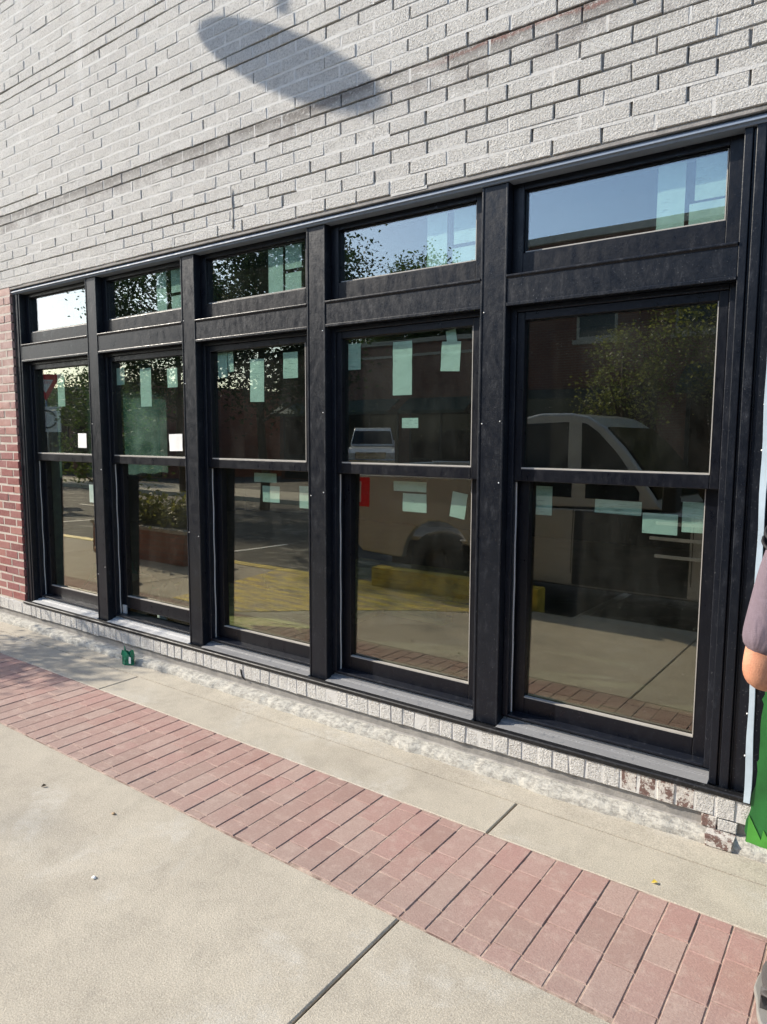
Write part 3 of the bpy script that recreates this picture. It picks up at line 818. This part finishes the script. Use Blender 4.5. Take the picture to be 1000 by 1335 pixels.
def pebble(x, y, s, m, label, cat, grp=None):
    mb = MB(); n = 7; rr = []
    for j in range(4):
        for k in range(n):
            a = 2*math.pi*k/n; f = math.sin(math.pi*(j+.35)/3.7)*random.uniform(.8, 1.15)
            rr.append((x+s*f*math.cos(a)*1.3, y+s*f*math.sin(a), s*.8*(j/3.)))
    fs = []
    for j in range(3):
        for k in range(n): fs.append((j*n+k, j*n+(k+1) % n, (j+1)*n+(k+1) % n, (j+1)*n+k))
    fs += [tuple(range(n))[::-1], tuple(3*n+k for k in range(n))]
    mb.add(rr, fs, 0, True); o = mb.build('pebble', m, None); tag(o, label, cat, grp)
pebble(1.575, -1.585, .0085, M['tape'], 'pale pebble on the concrete left of the long dark joint', 'pebble')
pebble(1.255, -1.30, .008, M['stud'], 'tan pebble on the concrete just below the brick band', 'pebble')
# fallen leaf bits
for (x, y, rz, lab) in ((3.17, -.455, .5, 'curled yellow leaf on the pavement beside the brick band, at right'), (.80, -1.36, 1.2, 'tiny brown leaf scrap on the concrete at left below the bricks')):
    mb = MB(); L_ = .022
    vs = [(0, 0, .004), (L_*.5, L_*.35, .012), (L_, 0, .006), (L_*.5, -L_*.35, .010), (L_*.5, 0, .004)]
    mb.add([(x+a*math.cos(rz)-b*math.sin(rz), y+a*math.sin(rz)+b*math.cos(rz), c) for a, b, c in vs], [(0,4,1), (4,2,1), (0,3,4), (3,2,4)])
    o = mb.build('fallen_leaf', M['yellow'] if x > 2 else M['bark'], None, fix=False); s = o.modifiers.new('s', 'SOLIDIFY'); s.thickness = .0012; tag(o, lab, 'leaf')

# ------------------------------------------------------------------ person (just entering the frame at right)
def skin(name, nodes, edges, m, parent, sub=2, root=0):
    me = bpy.data.meshes.new(name); me.from_pydata([n[0] for n in nodes], edges, [])
    o = bpy.data.objects.new(name, me); col.objects.link(o); o.parent = parent
    sm = o.modifiers.new('skin', 'SKIN'); sm.use_smooth_shade = True; sm.branch_smoothing = .6
    for i, n in enumerate(nodes):
        r = n[1]; me.skin_vertices[0].data[i].radius = r if hasattr(r, '__len__') else (r, r)
        me.skin_vertices[0].data[i].use_root = (i == root)
    s = o.modifiers.new('sub', 'SUBSURF'); s.levels = sub; s.render_levels = sub
    me.materials.append(m); return o
PX, PY = 3.80, -.84
pr = empty('person', (0, 0, 0), 0, 'person in mauve short-sleeved shirt with black shoulder stripes, elbow bent, at right edge', 'person')
sh, el, wr = Vector((3.585, -.855, 1.345)), Vector((3.503, -.89, .94)), Vector((3.66, -.70, .90))
sh2, el2, wr2 = Vector((4.005, -.83, 1.345)), Vector((4.08, -.80, 1.05)), Vector((3.93, -.62, .95))
N, E2 = [], []
def nd(p, r, par=None):
    N.append((tuple(p), r)); i = len(N)-1
    if par is not None: E2.append((par, i))
    return i
pel = nd((PX, PY, .90), (.15, .11)); ab = nd((PX, PY, 1.05), (.14, .10), pel); ch = nd((PX, PY, 1.25), (.15, .10), ab); nb = nd((PX, PY, 1.40), .06, ch)
nk = nd((PX, PY+.01, 1.46), .052, nb); hd = nd((PX, PY+.02, 1.545), (.072, .085), nk); hd2 = nd((PX, PY+.02, 1.63), (.076, .09), hd); hd3 = nd((PX, PY+.01, 1.69), (.045, .055), hd2)
for (S_, E_, W_, sg) in ((sh, el, wr, -1), (sh2, el2, wr2, 1)):
    a = nd(S_, .056, ch if True else nb); b = nd(S_.lerp(E_, .5), .050, a); c = nd(E_, .041, b); d_ = nd(E_.lerp(W_, .35), .042, c); e = nd(W_, .026, d_)
    fd = (W_-E_).normalized(); side = fd.cross(Vector((0, 0, 1))).normalized()*(-sg)
    pm = nd(W_+fd*.05, (.036, .018), e)
    for q in range(4):
        base = W_+fd*.088+side*(q-1.5)*.019
        L_ = (.066, .075, .070, .055)[q]
        f1 = nd(base, .0092, pm); f2 = nd(base+fd*L_*.5+Vector((0, 0, -.010)), .0085, f1); nd(base+fd*L_*.85+Vector((0, 0, -.032)), .0075, f2)
    t1 = nd(W_+fd*.035-side*.038+Vector((0, 0, -.005)), .011, pm); nd(W_+fd*.07-side*.052+Vector((0, 0, -.02)), .0088, t1)
for sx in (-1, 1):
    hx = PX+sx*.095
    k_ = -.075 if sx < 0 else 0
    a = nd((hx, PY, .84), .088, pel); b = nd((hx+sx*.01, PY+.01, .64), .070, a); c = nd((hx+sx*.015+k_*.3, PY+.02, .47), .052, b); d_ = nd((hx+sx*.015+k_*.6, PY-.015, .32), .050, c)
    e = nd((hx+sx*.015+k_, PY-.03, .10), .032, d_); nd((hx+sx*.02+k_, PY+.05, .045), (.036, .028), e)
body = skin('body', N, E2, M['skin'], pr)
# shirt: torso and both sleeves
N, E2 = [], []
pel = nd((PX, PY, .86), (.168, .128)); ab = nd((PX, PY, 1.05), (.160, .122), pel); ch = nd((PX, PY, 1.25), (.172, .122), ab); nb = nd((PX, PY+.004, 1.405), .080, ch)
for (S_, E_) in ((sh, el), (sh2, el2)):
    a = nd(S_+Vector((0, 0, .004)), .070, ch); b = nd(S_.lerp(E_, .45), .068, a); nd(S_.lerp(E_, .88), .060, b)
skin('shirt', N, E2, M['shirt'], pr)
for (S_, E_) in ((sh, el), (sh2, el2)):
    d = (E_-S_).normalized()
    for t0 in (.10, .155):
        mb = MB(); c = S_.lerp(E_, t0)
        a = d.cross(Vector((0, 1, 0))).normalized(); b = d.cross(a)
        ring = [c + d*.03*math.sin(k*math.pi/12) + (a*math.cos(k*math.pi/12)+b*math.sin(k*math.pi/12))*.0735 for k in range(25)]
        mb.tube(ring, .004, 6, cap=False); mb.build('shoulder_stripe', M['stripe'], pr)
N, E2 = [], []
pel = nd((PX, PY, .90), (.166, .125))
for sx in (-1, 1):
    hx = PX+sx*.095; a = nd((hx, PY, .82), .108, pel); b = nd((hx+sx*.012, PY+.01, .66), .098, a); nd((hx+sx*.018, PY+.015, .50), .092, b)
skin('shorts', N, E2, M['shorts'], pr)
for sx in (-1, 1):
    N, E2 = [], []; hx = PX+sx*.115 + (-.082 if sx < 0 else 0)
    a = nd((hx, PY-.065, .045), (.042, .040)); b = nd((hx, PY+.02, .050), (.044, .040), a); c = nd((hx+sx*.012, PY+.11, .038), (.050, .032), b); nd((hx+sx*.016, PY+.18, .030), (.040, .024), c)
    nd((hx, PY-.045, .095), (.044, .046), a)
    so = skin('shoe', N, E2, M['shoe'], pr)
    mb = MB(); pts = []
    for k in range(20):
        a_ = 2*math.pi*k/20; yy_ = .155*math.sin(a_); w_ = .050+.010*(yy_ > 0)
        pts.append((hx+sx*.006+w_*math.cos(a_), PY+.055+yy_))
    mb.prism(pts, .001, .022, axis='z'); mb.build('sole', M['sole'], so, .004, 2)
mb = MB()   # hair cap
vs = []; fs = []; n = 20; m_ = 8
for j in range(m_+1):
    th = math.pi*.56*j/m_
    for k in range(n):
        a = 2*math.pi*k/n; fr = 1 if math.sin(a) < .35 else .80
        vs.append((PX+.088*math.sin(th*fr)*math.cos(a), PY+.008+.104*math.sin(th*fr)*math.sin(a), 1.635+.098*math.cos(th*fr)))
for j in range(m_):
    for k in range(n): fs.append((j*n+k, j*n+(k+1) % n, (j+1)*n+(k+1) % n, (j+1)*n+k))
mb.add(vs, fs, 0, True); h_ = mb.build('hair', M['hair'], pr); s = h_.modifiers.new('s', 'SOLIDIFY'); s.thickness = .006
mb = MB(); mb.tube([(PX, PY+.105, 1.605), (PX, PY+.122, 1.575), (PX, PY+.105, 1.562)], [.008, .014, .010], 8)
for sx in (-1, 1): mb.tube([(PX+sx*.074, PY+.01, 1.605), (PX+sx*.086, PY-.002, 1.59), (PX+sx*.076, PY+.0, 1.56)], [.010, .017, .009], 8)
mb.build('nose_and_ears', M['skin'], pr)
for sx in (-1, 1):
    mb = MB(); mb.lathe([(.0005, .012), (.010, .008), (.013, 0), (.010, -.008)], (PX+sx*.031, PY+.088, 1.605), 12, axis='y'); e_ = mb.build('eye', M['eye'], pr)
mb = MB(); mb.tube([(PX-.022, PY+.100, 1.527), (PX, PY+.107, 1.524), (PX+.022, PY+.100, 1.527)], [.003, .006, .003], 6); mb.build('mouth', simple('lips', (.36, .12, .10), .5), pr)

# ------------------------------------------------------------------ pickup truck (behind the camera, seen in the glass)
def arc(cx, cz, r, a0, a1, n=12): return [(cx+r*math.cos(R(a0+(a1-a0)*k/n)), cz+r*math.sin(R(a0+(a1-a0)*k/n))) for k in range(n+1)]
def pickup(loc, rz, paint, label, dark_opening=False):
    t = empty('pickup_truck', loc, rz, label, 'pickup truck')
    W = .95
    # x: tail 0 .. nose 5.5 ; wheels at 1.15 and 4.5 ; local z from road
    prof = [(0, .55), (0, 1.36), (1.96, 1.38), (2.0, 1.10), (3.45, 1.12), (5.15, 1.06), (5.42, .92), (5.46, .45), (5.05, .42)]
    prof += arc(4.5, .42, .46, 0, 180) + [(3.9, .35), (1.7, .35)] + arc(1.15, .42, .46, 0, 180) + [(.55, .42), (.1, .45)]
    mb = MB()
    for sgn in (-1, 1):
        mb.prism(prof, sgn*W, sgn*(W-.09))
    mb.box(.0, .06, -W+.09, W-.09, 0.5, 1.35); mb.box(2.0, 2.06, -W+.09, W-.09, .5, 1.5); mb.box(.06, 2.0, -W+.09, W-.09, .62, .68)
    mb.prism([(3.4, .45), (3.4, 1.115), (4.2, 1.13), (5.1, 1.06), (5.40, .90), (5.44, .5)], -W+.09, W-.09)
    mb.build('body', paint, t, .02, 3)
    # cab
    cab = [(2.0, 1.11), (2.05, 1.80), (2.12, 1.89), (2.3, 1.935), (2.62, 1.935), (2.80, 1.90), (2.97, 1.80), (3.18, 1.60), (3.38, 1.36), (3.54, 1.15)]
    mb = MB(); vs = []
    n = len(cab)
    for sgn in (-1, 1):
        for (x, z) in cab: vs.append((x, sgn*(W-.02-.16*(z-1.11)/.82), z))
    mb.add(vs, [list(range(n))[::-1], list(range(n, 2*n))] + [(i, (i+1) % n, (i+1) % n+n, i+n) for i in range(n)])
    mb.build('cab', paint, t, .03, 3)
    def sidewin(pts, sgn):
        vs = [(x, sgn*(W-.02-.16*(z-1.11)/.82+.006), z) for x, z in pts] + [(x, sgn*(W-.06-.16*(z-1.11)/.82), z) for x, z in pts]
        n = len(pts); mb = MB(); mb.add(vs, [list(range(n)), list(range(2*n-1, n-1, -1))] + [(i, (i+1) % n, (i+1) % n+n, i+n) for i in range(n)])
        mb.build('side_window', M['carglass'], t, .006, 2)
    for sgn in (-1, 1):
        sidewin([(2.14, 1.22), (2.17, 1.83), (2.62, 1.85), (2.66, 1.22)], sgn)
        sidewin([(2.80, 1.22), (2.75, 1.84), (2.80, 1.83), (2.92, 1.75), (3.13, 1.54), (3.32, 1.30), (3.32, 1.22)], sgn)
    mb = MB(); vs = []; fs = []
    for q, (x, z) in enumerate(((2.985, 1.785), (3.18, 1.60), (3.38, 1.36), (3.475, 1.235))):
        hw = W-.07-.16*(z-1.11)/.82
        vs += [(x+.016, -hw, z+.014), (x+.016, hw, z+.014), (x-.01, hw, z-.01), (x-.01, -hw, z-.01)]
    for q in range(3):
        for e in range(4): fs.append((q*4+e, q*4+(e+1) % 4, q*4+4+(e+1) % 4, q*4+4+e))
    fs += [(0,1,2,3), (15,14,13,12)]
    mb.add(vs, fs); mb.build('windscreen', M['carglass'], t)
    mb = MB(); mb.box(1.985, 2.03, -.68, .68, 1.35, 1.78); mb.build('rear_window', M['carglass'], t)
    for x in (1.15, 4.5):
        for sgn in (-1, 1):
            mb = MB(); mb.lathe([(.19, -.11), (.33, -.12), (.375, -.09), (.38, 0), (.375, .09), (.33, .12), (.19, .11)], (x, sgn*(W-.13), .38), 32, axis='y'); wh = mb.build('wheel', M['tyre'], t)
            mb = MB(); mb.lathe([(.002, sgn*.09), (.06, sgn*.095), (.09, sgn*.06), (.17, sgn*.085), (.20, sgn*.10), (.205, -sgn*.08)], (x, sgn*(W-.13), .38), 24, axis='y'); mb.build('rim', M['metal'] if not dark_opening else M['rimdark'], wh)
    for sgn in (-1, 1):
        mb = MB(); mb.box(-.012, .05, min(sgn*(W-.15), sgn*(W+.008)), max(sgn*(W-.15), sgn*(W+.008)), .98, 1.33); mb.box(.05, .20, min(sgn*(W-.01), sgn*(W+.008)), max(sgn*(W-.01), sgn*(W+.008)), .98, 1.33)
        tl = mb.build('taillight', M['redlamp'], t, .008, 2)
        mb = MB(); mb.box(.005, .075, min(sgn*(W+.004), sgn*(W+.014)), max(sgn*(W+.004), sgn*(W+.014)), 1.03, 1.28); mb.build('reverse_lens', M['clearlamp'], tl, .004)
        mb = MB(); mb.box(5.28, 5.455, min(sgn*(W-.32), sgn*(W+.004)), max(sgn*(W-.32), sgn*(W+.004)), .72, .90); mb.build('headlight', M['clearlamp'], t, .02, 2)
        mb = MB(); mb.box(3.62, 3.80, min(sgn*(W-.02), sgn*(W+.06)), max(sgn*(W-.02), sgn*(W+.06)), 1.20, 1.24); mb.box(3.60, 3.72, min(sgn*(W+.05), sgn*(W+.25)), max(sgn*(W+.05), sgn*(W+.25)), 1.15, 1.38)
        mb.build('side_mirror', M['tyre'], t, .02, 3)
        mb = MB(); mb.box(2.78, 2.92, min(sgn*(W-.01), sgn*(W+.02)), max(sgn*(W-.01), sgn*(W+.02)), 1.0, 1.03); mb.box(2.16, 2.28, min(sgn*(W-.01), sgn*(W+.02)), max(sgn*(W-.01), sgn*(W+.02)), 1.0, 1.03)
        mb.build('door_handle', M['tyre'], t, .004)
        mb = MB()
        for xs in (2.09, 2.70, 3.82):
            mb.box(xs, xs+.008, min(sgn*(W-.002), sgn*(W+.0015)), max(sgn*(W-.002), sgn*(W+.0015)), .48, 1.11)
        mb.build('door_seam', M['tyre'], t)
    mb = MB(); mb.box(-.16, -.02, -W+.03, W-.03, .50, .70); mb.build('rear_bumper', M['chrome'], t, .03, 3)
    mb = MB(); mb.box(5.43, 5.58, -W+.03, W-.03, .42, .64); mb.build('front_bumper', M['chrome'], t, .03, 3)
    mb = MB(); mb.box(5.44, 5.48, -.6, .6, .66, .92)
    for k in range(4): mb.box(5.478, 5.495, -.6, .6, .68+k*.06, .70+k*.06)
    mb.build('grille', M['chrome'], t)
    mb = MB(); mb.box(.3, 5.2, -.6, .6, .28, .52); mb.build('chassis', M['tyre'], t)
    if dark_opening:
        mb = MB(); mb.box(2.72, 3.80, W-.05, W+.006, .37, 1.10); mb.build('dark_opening_panel', M['bdark'], t, .004)  # black panel stands in for the dark inside of an open door
        mb = MB()
        for z_, xa, xb in ((1.02, 3.5, 4.5), (.88, 3.45, 3.95), (.72, 3.5, 3.95)): mb.box(xa, xb, W, W+.02, z_, z_+.03)
        mb.build('side_trim', M['tape'], t)
    return t
pickup((-1.45, -4.45, -.15), 0, M['truckgrey'], 'silver grey pickup truck with a black panel for its dark door opening, reflected in the right-hand windows', True)
pickup((-16.3, -24, -.02), R(55), M['truckwhite'], 'white pickup truck parked far across the street, reflected in the fourth window')

# ------------------------------------------------------------------ street bin, signs
yx, yy_ = -16.9, -8.25
ys = empty('yield_sign', (yx, yy_, -.15), R(-52), 'red and white yield sign over a square white roundabout plate, reflected in the leftmost window', 'road sign')
mb = MB(); mb.tube([(0, -.03, 0), (0, -.03, 3.5)], .03, 10); mb.build('pole', M['metal'], ys)
def tri(s, z0, y, mname, m):
    mb = MB(); mb.prism([(-s/2, z0+s*.866/2), (s/2, z0+s*.866/2), (0, z0-s*.866/2)], y, y+.003); return mb.build(mname, m, ys)
tri(.92, 3.12, 0, 'sign_plate', M['signred']); tri(.46, 3.16, .004, 'sign_face', M['signwhite'])
cu = bpy.data.curves.new('yield_lettering', 'FONT'); cu.body = 'YIELD'; cu.size = .115; cu.align_x = 'CENTER'; cu.extrude = .001
tx = bpy.data.objects.new('yield_lettering', cu); col.objects.link(tx); tx.parent = ys; tx.location = (0, .009, 3.24); tx.rotation_euler = (R(90), 0, R(180)); cu.materials.append(M['signred'])
bpy.context.view_layer.update(); _me = bpy.data.meshes.new_from_object(tx); _o = bpy.data.objects.new('lettering', _me); col.objects.link(_o); _o.parent = ys; _o.location = tx.location; _o.rotation_euler = tx.rotation_euler; bpy.data.objects.remove(tx)
mb = MB(); mb.box(-.38, .38, 0, .003, 1.80, 2.56); pl = mb.build('roundabout_plate', M['signwhite'], ys)
mb = MB()
for k in range(3):
    a0 = 120*k+20
    ring = [(.25*math.cos(R(a0+q*8)), .006, 2.18+.25*math.sin(R(a0+q*8))) for q in range(11)]
    mb.tube(ring, .026, 6)
    e = ring[-1]; an = R(a0+88); mb.prism([(.19*math.cos(an), 2.18+.19*math.sin(an)), (.31*math.cos(an), 2.18+.31*math.sin(an)), (.25*math.cos(R(a0+112)), 2.18+.25*math.sin(R(a0+112)))], .002, .010)
mb.build('circular_arrow', M['signblack'], ys)

# ------------------------------------------------------------------ buildings across the street
def far_building(name_label, x0, x1, y, h, brick_m, wins, cat='building', shop=True, awn=False):
    b = empty('shop_building', ((x0+x1)/2, y, 0), 0, name_label, cat)
    w = (x1-x0)/2; D = 9
    mb = MB(); mb.box(-w, w, -D, 0, -.1, h); mb.build('wall', brick_m, b)
    mb = MB(); mb.box(-w-.06, w+.06, -.2, .10, h-.02, h+.18); mb.box(-w-.02, w+.02, -.1, .05, h-.62, h-.50); mb.build('cornice', M['stone'], b, .01)
    mb = MB(); mb.box(-w, w, -D, -.2, h, h+.06); mb.build('roof', M['roofing'], b)
    for (z0, z1, ww, step) in wins:
        n = int((2*w-.8)/step); o0 = -(n-1)*step/2
        for k in range(n):
            cx = o0+k*step
            mb = MB(); frame_ring(mb, cx-ww/2, cx+ww/2, z0, z1, -.02, .035, .07, .07, .07, .07); mb.box(cx-ww/2+.07, cx+ww/2-.07, -.02, .03, (z0+z1)/2-.03, (z0+z1)/2+.03)
            mb.box(cx-ww/2-.1, cx+ww/2+.1, -.02, .07, z0-.12, z0-.005); mb.box(cx-ww/2-.08, cx+ww/2+.08, -.02, .04, z1+.005, z1+.2)
            wf = mb.build('window', M['stone'], b)
            mb = MB(); mb.box(cx-ww/2+.07, cx+ww/2-.07, -.01, .012, z0+.07, z1-.07); mb.build('pane', M['carglass'], wf)
    if shop:
        n = max(1, int(2*w/4.2)); st = 2*w/n
        for k in range(n):
            cx = -w+st*(k+.5)
            mb = MB(); frame_ring(mb, cx-st*.42, cx+st*.42, .05, 2.9, -.02, .06, .1, .1, .45, .25); mb.box(cx-.05, cx+.05, -.02, .05, .5, 2.65)
            sf = mb.build('shopfront', M['lampshade'], b); mb = MB(); mb.box(cx-st*.42+.1, cx+st*.42-.1, -.01, .02, .5, 2.65); mb.build('pane', M['carglass'], sf)
            if awn or k % 2:
                mb = MB(); mb.prism([(.02, 3.4), (.02, 3.3), (1.0, 2.75), (1.02, 2.62), (1.04, 2.76)], cx-st*.43, cx+st*.43, axis='x'); mb.build('awning', M['awn'], b)
    return b
far_building('dark brown brick two-storey building across the street, reflected in the rightmost window', -5.6, 18, -16, 6.9, M['fbrickA'], [(4.2, 5.9, 1.1, 2.6)])
far_building('low brown brick shop with awnings across the street, reflected in the fourth window', -24, -7.2, -25.5, 6.0, M['fbrickA'], [], awn=True)
far_building('red brick shop far down the street, reflected in the second window', -40, -27, -20, 4.2, M['fbrickB'], [], awn=True)
far_building('small red brick building at the far corner, reflected in the leftmost window', -62, -44, -14, 5.2, M['fbrickB'], [(1.2, 2.6, 1.2, 3)], shop=False)

# ------------------------------------------------------------------ trees
def tree(loc, h, cr, label, leaf, seed, nleaf=5200, trunk_h=2.2, ls=.17, near=False):
    nleaf = int(nleaf*2.1); ls *= .62
    rnd = random.Random(seed)
    t = empty('street_tree', loc, rnd.uniform(0, 6), label, 'tree', 'trees across the street')
    mb = MB()
    mb.tube([(0, 0, 0), (.03, .02, trunk_h*.5), (-.02, .04, trunk_h), (.05, 0, h*.62), (.1, .05, h*.85)], [.045, .035, .03, .02, .01] if near else [.15, .12, .11, .06, .02], 9)
    tips = []
    for k in range(11):
        a = rnd.uniform(0, 6.28); z0 = trunk_h*.85+(h*.65-trunk_h*.85)*rnd.random(); L_ = cr*rnd.uniform(.55, .95)
        p0 = Vector((0, 0, z0)); p2 = Vector((L_*math.cos(a), L_*math.sin(a), z0+L_*rnd.uniform(.35, .9))); p1 = p0.lerp(p2, .5)+Vector((0, 0, -.1*L_))
        mb.tube([p0, p1, p2], [.015, .01, .004] if near else [.05, .032, .012], 6); tips += [p2, p1.lerp(p2, .5)]
    mb.build('trunk', M['bark'], t)
    if near: t['group'] = 'small trees added for shade by the wall'; t['label'] = label
    cz = (trunk_h+h)/2; rz_ = (h-trunk_h)/2*1.05
    cl = []
    for k in range(46):
        while True:
            v = Vector((rnd.uniform(-1, 1), rnd.uniform(-1, 1), rnd.uniform(-1, 1)))
            if v.length < 1 and v.length > .35: break
        cl.append((Vector((v.x*cr*.85, v.y*cr*.85, cz+v.z*rz_*.85)), rnd.uniform(.28, .62)*cr*.62))
    cl += [(p, cr*.28) for p in tips]
    mb = MB()
    for k in range(nleaf):
        c, r = rnd.choice(cl)
        v = Vector((rnd.gauss(0, .5), rnd.gauss(0, .5), rnd.gauss(0, .42)))*r
        p = c+v; s = ls*rnd.uniform(.6, 1.25)
        a = Vector((rnd.gauss(0, 1), rnd.gauss(0, 1), rnd.gauss(0, .6))).normalized(); b = a.cross(Vector((rnd.gauss(0, 1), rnd.gauss(0, 1), rnd.gauss(0, 1)))).normalized()
        mb.add([p-a*s*.5, p+b*s*.28, p+a*s*.5, p-b*s*.28], [(0,1,2,3)])
    mb.build('crown', leaf, t, fix=False)
    return t
tree((1.6, -13.3, 0), 6.2, 2.6, 'young street tree with sunlit yellow-green leaves, reflected in the rightmost window', M['leafC'], 1, 4800, 2.3, .15)
tree((-1.3, -13.5, 0), 4.2, 1.3, 'small sunlit tree left of the truck cab reflection, reflected in the rightmost window', M['leafC'], 9, 1800, 1.8, .13)
tree((-10.2, -10.6, -.15), 8.6, 3.3, 'broad dark tree filling the third transom reflection', M['leafB'], 2, 22000, 2.2, .2)
tree((-16.6, -12.9, 0), 8.8, 3.0, 'dark tree with sky gaps, reflected in the second transom', M['leafB'], 3, 12000, 2.4, .2)
tree((-18.2, -32.5, 0), 12.2, 4.2, 'tall tree rising behind the low shop, reflected in the fourth transom', M['leafA'], 4, 21000, 2.5, .32)
tree((-25.5, -33, 0), 10.4, 3.4, 'rounded tree behind the low shop at its left end', M['leafA'], 5, 7000, 2.5, .28)
tree((-12.8, -32, 0), 10.6, 2.8, 'narrow tree behind the low shop at its right end', M['leafA'], 6, 3000, 2.5, .25)
tree((-27, -16, 0), 4.6, 2.6, 'green tree in front of the red brick shop down the street', M['leafA'], 8, 3800, 2.0, .22)
tt = tree((-3.35, -1.46, 0), 2.12, .56, 'slim potted tree with a round crown, added left of the windows to shade the pavement', M['leafA'], 12, 1500, 1.15, .085, near=True)  # added out of frame so its crown casts the soft pavement shadow
mb = MB(); mb.lathe([(.001, .005), (.15, .005), (.19, .30), (.205, .30), (.205, .34), (.175, .34), (.17, .29), (.001, .28)], (0, 0, 0), 28); mb.build('pot', M['kraft'], tt)
pt = empty('brick_planter', (-4.35, -2.72, 0), 0, 'red brick planter box with soil beside the kerb', 'planter')
mb = MB(); mb.box(-1.0, 1.0, -.28, .28, 0, .40); mb.build('brick_body', M['fbrickB'], pt)
mb = MB(); mb.box(-1.03, 1.03, -.31, .31, .40, .45); mb.build('coping', M['stone'], pt, .008)
mb = MB(); mb.box(-.9, .9, -.2, .2, .445, .456); mb.build('soil', M['joint'], pt)
# planting bed
for k, (x, y, lab) in enumerate(((-3.72, -2.72, 'round green shrub at the right end of the brick planter'), (-4.35, -2.70, 'round green shrub in the middle of the brick planter'), (-5.0, -2.74, 'round green shrub at the left end of the brick planter'))):
    rnd = random.Random(40+k); t = empty('shrub', (x, y, .45), 0, lab, 'shrub', 'shrubs in the brick planter')
    mb = MB()
    for q in range(900):
        v = Vector((rnd.gauss(0, .17), rnd.gauss(0, .11), abs(rnd.gauss(.16, .11)))); s = .07*rnd.uniform(.6, 1.3)
        a = Vector((rnd.gauss(0, 1), rnd.gauss(0, 1), rnd.gauss(0, 1))).normalized(); b = a.cross(Vector((rnd.random(), rnd.random(), 1))).normalized()
        mb.add([v-a*s*.5, v+b*s*.3, v+a*s*.5, v-b*s*.3], [(0,1,2,3)])
    mb.build('foliage', M['leafC'], t, fix=False)
    mb = MB()
    for q in range(5): mb.tube([(0, 0, 0), (.1*math.cos(q), .1*math.sin(q*1.3), .3)], [.012, .005], 5)
    mb.build('stem', M['bark'], t)

# ------------------------------------------------------------------ camera, light, sky
yaw, pitch, roll, f = .6252, -.1076, .0036, 911.5
cy, sy = math.cos(yaw), math.sin(yaw)
fw = Vector((-sy*math.cos(pitch), cy*math.cos(pitch), math.sin(pitch))); rt = Vector((cy, sy, 0)); up = rt.cross(fw)
r2 = rt*math.cos(roll)+up*math.sin(roll); u2 = up*math.cos(roll)-rt*math.sin(roll)
cam = bpy.data.cameras.new('camera'); co = bpy.data.objects.new('camera', cam); col.objects.link(co)
m = Matrix((r2, u2, -fw)).transposed().to_4x4(); m.translation = Vector((3.7484, -2.8635, 1.55)); co.matrix_world = m
cam.sensor_fit = 'VERTICAL'; cam.sensor_height = 24; cam.lens = f/1335*24; cam.clip_start = .02; cam.clip_end = 2000
sc.camera = co

sl = bpy.data.lights.new('sun', 'SUN'); sl.energy = 3.5; sl.angle = R(.8); sl.color = (1, .915, .79)
so = bpy.data.objects.new('sun', sl); col.objects.link(so); so.rotation_euler = LD.to_track_quat('-Z', 'Y').to_euler()
w = bpy.data.worlds.new('World'); sc.world = w; w.use_nodes = True; nt = w.node_tree; nt.nodes.clear()
sk = nt.nodes.new('ShaderNodeTexSky'); sk.sky_type = 'NISHITA'; sk.sun_disc = False
sk.sun_elevation = math.asin(-LD.z); sk.sun_rotation = math.atan2(-LD.x, -LD.y); sk.air_density = 1.0; sk.dust_density = .8; sk.ozone_density = 1.6
bg = nt.nodes.new('ShaderNodeBackground'); bg.inputs[1].default_value = .15; ow = nt.nodes.new('ShaderNodeOutputWorld')
nt.links.new(sk.outputs[0], bg.inputs[0]); nt.links.new(bg.outputs[0], ow.inputs[0])
sc.view_settings.view_transform = 'Standard'; sc.view_settings.look = 'None'; sc.view_settings.exposure = 1.0; sc.view_settings.gamma = 1
sc.cycles.caustics_reflective = False; sc.cycles.transparent_max_bounces = 16; sc.cycles.max_bounces = 8
